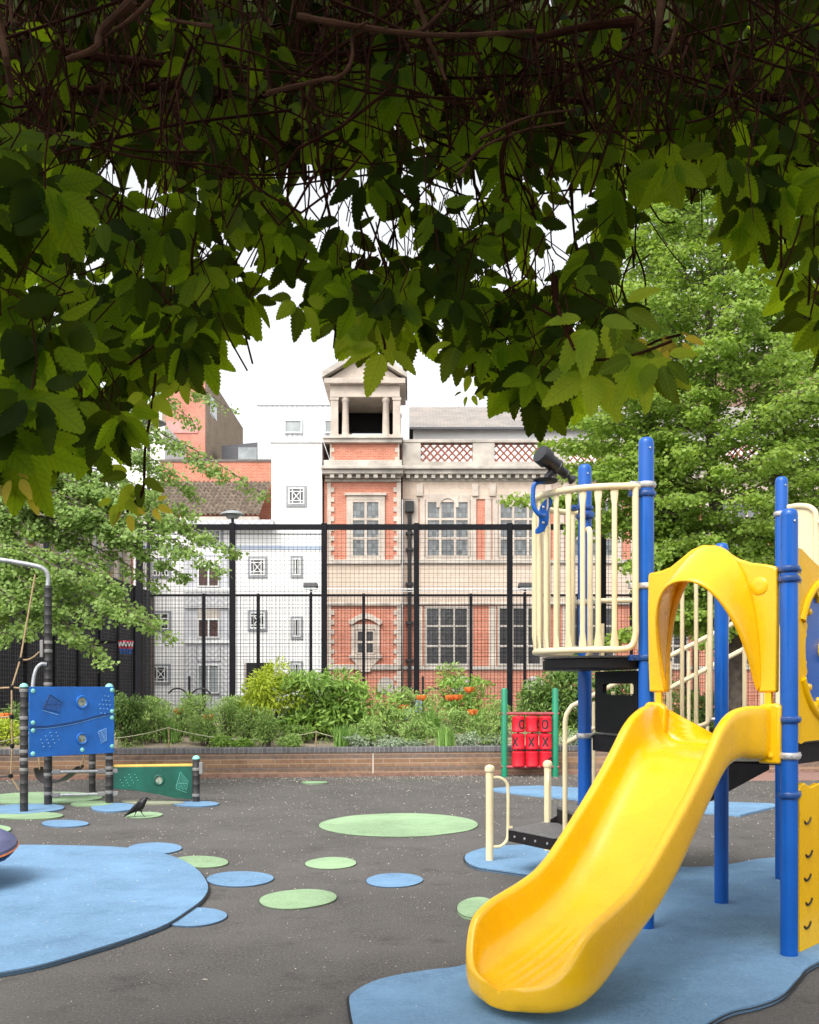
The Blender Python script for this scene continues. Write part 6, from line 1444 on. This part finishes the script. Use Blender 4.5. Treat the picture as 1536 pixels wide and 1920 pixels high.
for k in range(190):
    palmate(wpt(rng.uniform(-60,1600), rng.uniform(20,230), rng.uniform(1.9,2.8)), rng.uniform(.06,.09), C, D_l, U_l, Z_l, stalk)
# left corner: nearer, larger leaves
for k in range(46):
    px, py = rng.uniform(-60,110), rng.uniform(250,840); palmate(wpt(px,py,1.35+.3*rng.random()), .085, C, D_l, U_l, Z_l, stalk)
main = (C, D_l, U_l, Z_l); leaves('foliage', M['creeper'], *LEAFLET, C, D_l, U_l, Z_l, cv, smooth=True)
# crowded roof leaves; unseen part behind the camera is added to darken the underside
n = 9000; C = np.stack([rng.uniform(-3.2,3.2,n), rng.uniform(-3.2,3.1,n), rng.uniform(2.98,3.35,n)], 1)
leaves('roof_shade_foliage', M['creeper_dk'], *LANCE, C, unit(n)*np.array((1,1,.35)), rng.normal(size=(n,3))*.35+np.array((0,0,1)), rng.uniform(.15,.26,n), cv)
# back curtain behind the hanging twigs
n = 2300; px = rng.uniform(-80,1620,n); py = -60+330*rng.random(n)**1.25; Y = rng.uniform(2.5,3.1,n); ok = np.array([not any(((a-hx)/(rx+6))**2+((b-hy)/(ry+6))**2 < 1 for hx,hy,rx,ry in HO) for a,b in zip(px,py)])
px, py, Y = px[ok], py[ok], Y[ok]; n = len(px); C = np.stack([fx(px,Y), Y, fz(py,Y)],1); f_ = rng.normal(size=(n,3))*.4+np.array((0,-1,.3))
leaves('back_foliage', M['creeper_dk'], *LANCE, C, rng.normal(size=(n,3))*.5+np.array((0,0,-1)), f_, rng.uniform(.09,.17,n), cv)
# stems: hanging dead twigs and thick branches
tw = MB()
for k in range(900):
    px = rng.uniform(-60,1600); Y = rng.uniform(1.75,2.7); top_ = rng.uniform(-120,170); L_ = rng.uniform(60,210)*(1 if rng.random() < .85 else 1.7)
    a = wpt(px, top_, Y); sw_ = rng.normal()*24; b = wpt(px+sw_, top_+L_, Y+rng.normal()*.05); mid = (a+b)/2+rng.normal(size=3)*.025; tw.tube([tuple(a), tuple(mid), tuple(b)], [.0022,.0018,.001] if rng.random() < .86 else [.0042,.003,.002], 4, cap=False)
for k in range(230):
    px = rng.uniform(-60,1600); py = rng.uniform(-30,260); Y = rng.uniform(1.75,2.6); a = wpt(px,py,Y); pts = [a]; d = rng.normal(size=3)*(.10,.05,.05)
    for j in range(5):
        d = d+rng.normal(size=3)*(.03,.006,.04); d[2] = abs(d[2]) if pts[-1][2] < a[2]-.12 else d[2]; d[1] = abs(d[1])*.5; pts.append(pts[-1]+d*.7)
    tw.tube(smooth_path([tuple(p) for p in pts], 2), rng.uniform(.0015,.0035), 4, cap=False)
for k in range(240):    # thin stems through the leaves
    px = rng.uniform(-40,1600); by = interp(px, BX, BY); py = rng.uniform(150, max(200, by-140)); Y = rng.uniform(1.9,2.7)
    a = wpt(px,py,Y); b = wpt(px+rng.normal()*45, min(py+rng.uniform(80,200), by-40), Y+rng.normal()*.05); tw.tube(smooth_path([tuple(a), tuple((a+b)/2+rng.normal(size=3)*.02), tuple(b)], 3), rng.uniform(.0015,.003), 4, cap=False)
tw.build('twigs', M['twig'], cv)
BR = [([(560,30),(640,45),(760,62),(860,66),(1000,58)],.0075,1.62,'twig2'),([(1190,40),(1100,50),(1000,72)],.012,1.8,'twig'),([(250,0),(190,60),(180,90),(125,112)],.010,1.6,'twig2'),([(285,0),(240,40),(190,72)],.006,1.62,'twig2'),([(400,50),(310,36)],.005,1.66,'twig2'),
 ([(500,175),(560,160),(610,148),(640,142),(660,110),(662,60),(690,40)],.0055,1.6,'twig2'),([(20,0),(22,40),(28,52),(30,40)],.004,1.5,'twig2'),([(-4,20),(2,60),(12,110),(20,160),(20,185)],.0065,1.15,'twig2'),([(780,0),(800,50),(802,70),(820,110),(836,150)],.006,1.7,'twig2'),([(770,66),(800,50),(830,20),(850,-10)],.006,1.68,'twig2'),([(1240,0),(1235,50),(1228,100)],.010,1.75,'twig2'),([(1268,50),(1255,90),(1235,110)],.005,1.7,'twig2'),
 ([(100,95),(200,108),(300,120),(380,138),(460,150)],.012,2.0,'twig'),([(-40,175),(200,168),(420,160),(700,185)],.014,2.2,'twig'),([(700,185),(900,170),(1100,190),(1350,180),(1600,195)],.012,2.2,'twig'),([(960,230),(940,300),(950,380)],.008,2.0,'twig'),([(1040,520),(1042,560),(1036,620),(1046,680)],.010,2.05,'twig'),([(900,260),(990,220),(1080,205)],.004,1.8,'twig2'),([(860,330),(900,280),(980,245),(1060,230)],.004,1.85,'twig2')]
for (pp, r_, Y, mt) in BR:
    pts = smooth_path([tuple(wpt(x, y, Y+.02*math.sin(x))) for x, y in pp], 5); n_ = len(pts)
    MB().tube(pts, [r_*.78*(1-.45*i/n_)*(1+.12*math.sin(i*1.9)) for i in range(n_)], 8).build('branch', M[mt], cv, smooth=True)
stalk.build('leaf_stalks', M['twig'], cv)
# light sprigs that stand clear of the curtain
def sprig(label, path, Y, leaves_, mat, size, nm='creeper_sprig'):
    r = empty(nm, tuple(wpt(*path[0], Y)), label, 'climbing plant'); MB().tube(smooth_path([tuple(wpt(x,y,Y)) for x,y in path], 5), [.0028]*((len(path)-1)*5+1), 5).build('stem', M['twig'], r, smooth=True)
    C, D_l, U_l, Z_l = [], [], [], []; stx = MB()
    for (x, y, s_) in leaves_: palmate(wpt(x,y,Y+rng.normal()*.02), size*s_, C, D_l, U_l, Z_l, stx, face=(rng.normal()*.25,-1,.25))
    leaves('foliage', M[mat], *LEAFLET, C, D_l, U_l, Z_l, r, smooth=True)
sprig('creeper sprig with bright leaves pointing right above the telescope', [(1040,560),(1080,660),(1120,675),(1190,665),(1260,640)], 1.72, [(1110,600,1),(1150,640,1.0),(1195,670,1.0),(1110,690,1.0),(1215,690,.8),(1160,575,.9),(1235,668,.7)], 'creeper_l', .088)
sprig('yellow young creeper shoot at the tip of the right hanging sprig', [(1190,665),(1230,640),(1275,628)], 2.05, [(1228,632,.75),(1268,632,.5),(1130,618,.6)], 'creeper_y', .08)
sprig('long thin creeper shoot hanging in front of the left tree', [(292,700),(285,760),(272,840),(268,920),(245,960)], 2.0, [(282,735,.7),(255,890,.7),(225,930,.5),(345,700,.7)], 'creeper_l', .085)
sprig('small yellow shoot at the lower end of the long thin creeper shoot', [(268,920),(250,945),(238,960)], 2.0, [(238,948,.42),(283,945,.40)], 'creeper_y', .08)
sprig('cluster of yellowed drooping leaves low at the left edge', [(0,800),(20,850),(30,870)], 1.45, [(8,868,.45),(30,880,.42),(52,895,.45)], 'creeper_y', .085)
sprig('thin shoot with small leaves left of the middle hanging cluster', [(905,560),(892,640),(885,700)], 2.1, [(885,690,.4),(880,730,.3),(900,655,.3)], 'creeper_l', .08)
sprig('two broad bright leaves low in the middle over the turret', [(700,560),(720,640),(722,655)], 2.0, [(722,650,1.0),(640,600,.8),(700,590,1.0),(560,560,.8),(860,640,.9)], 'creeper_l', .085)
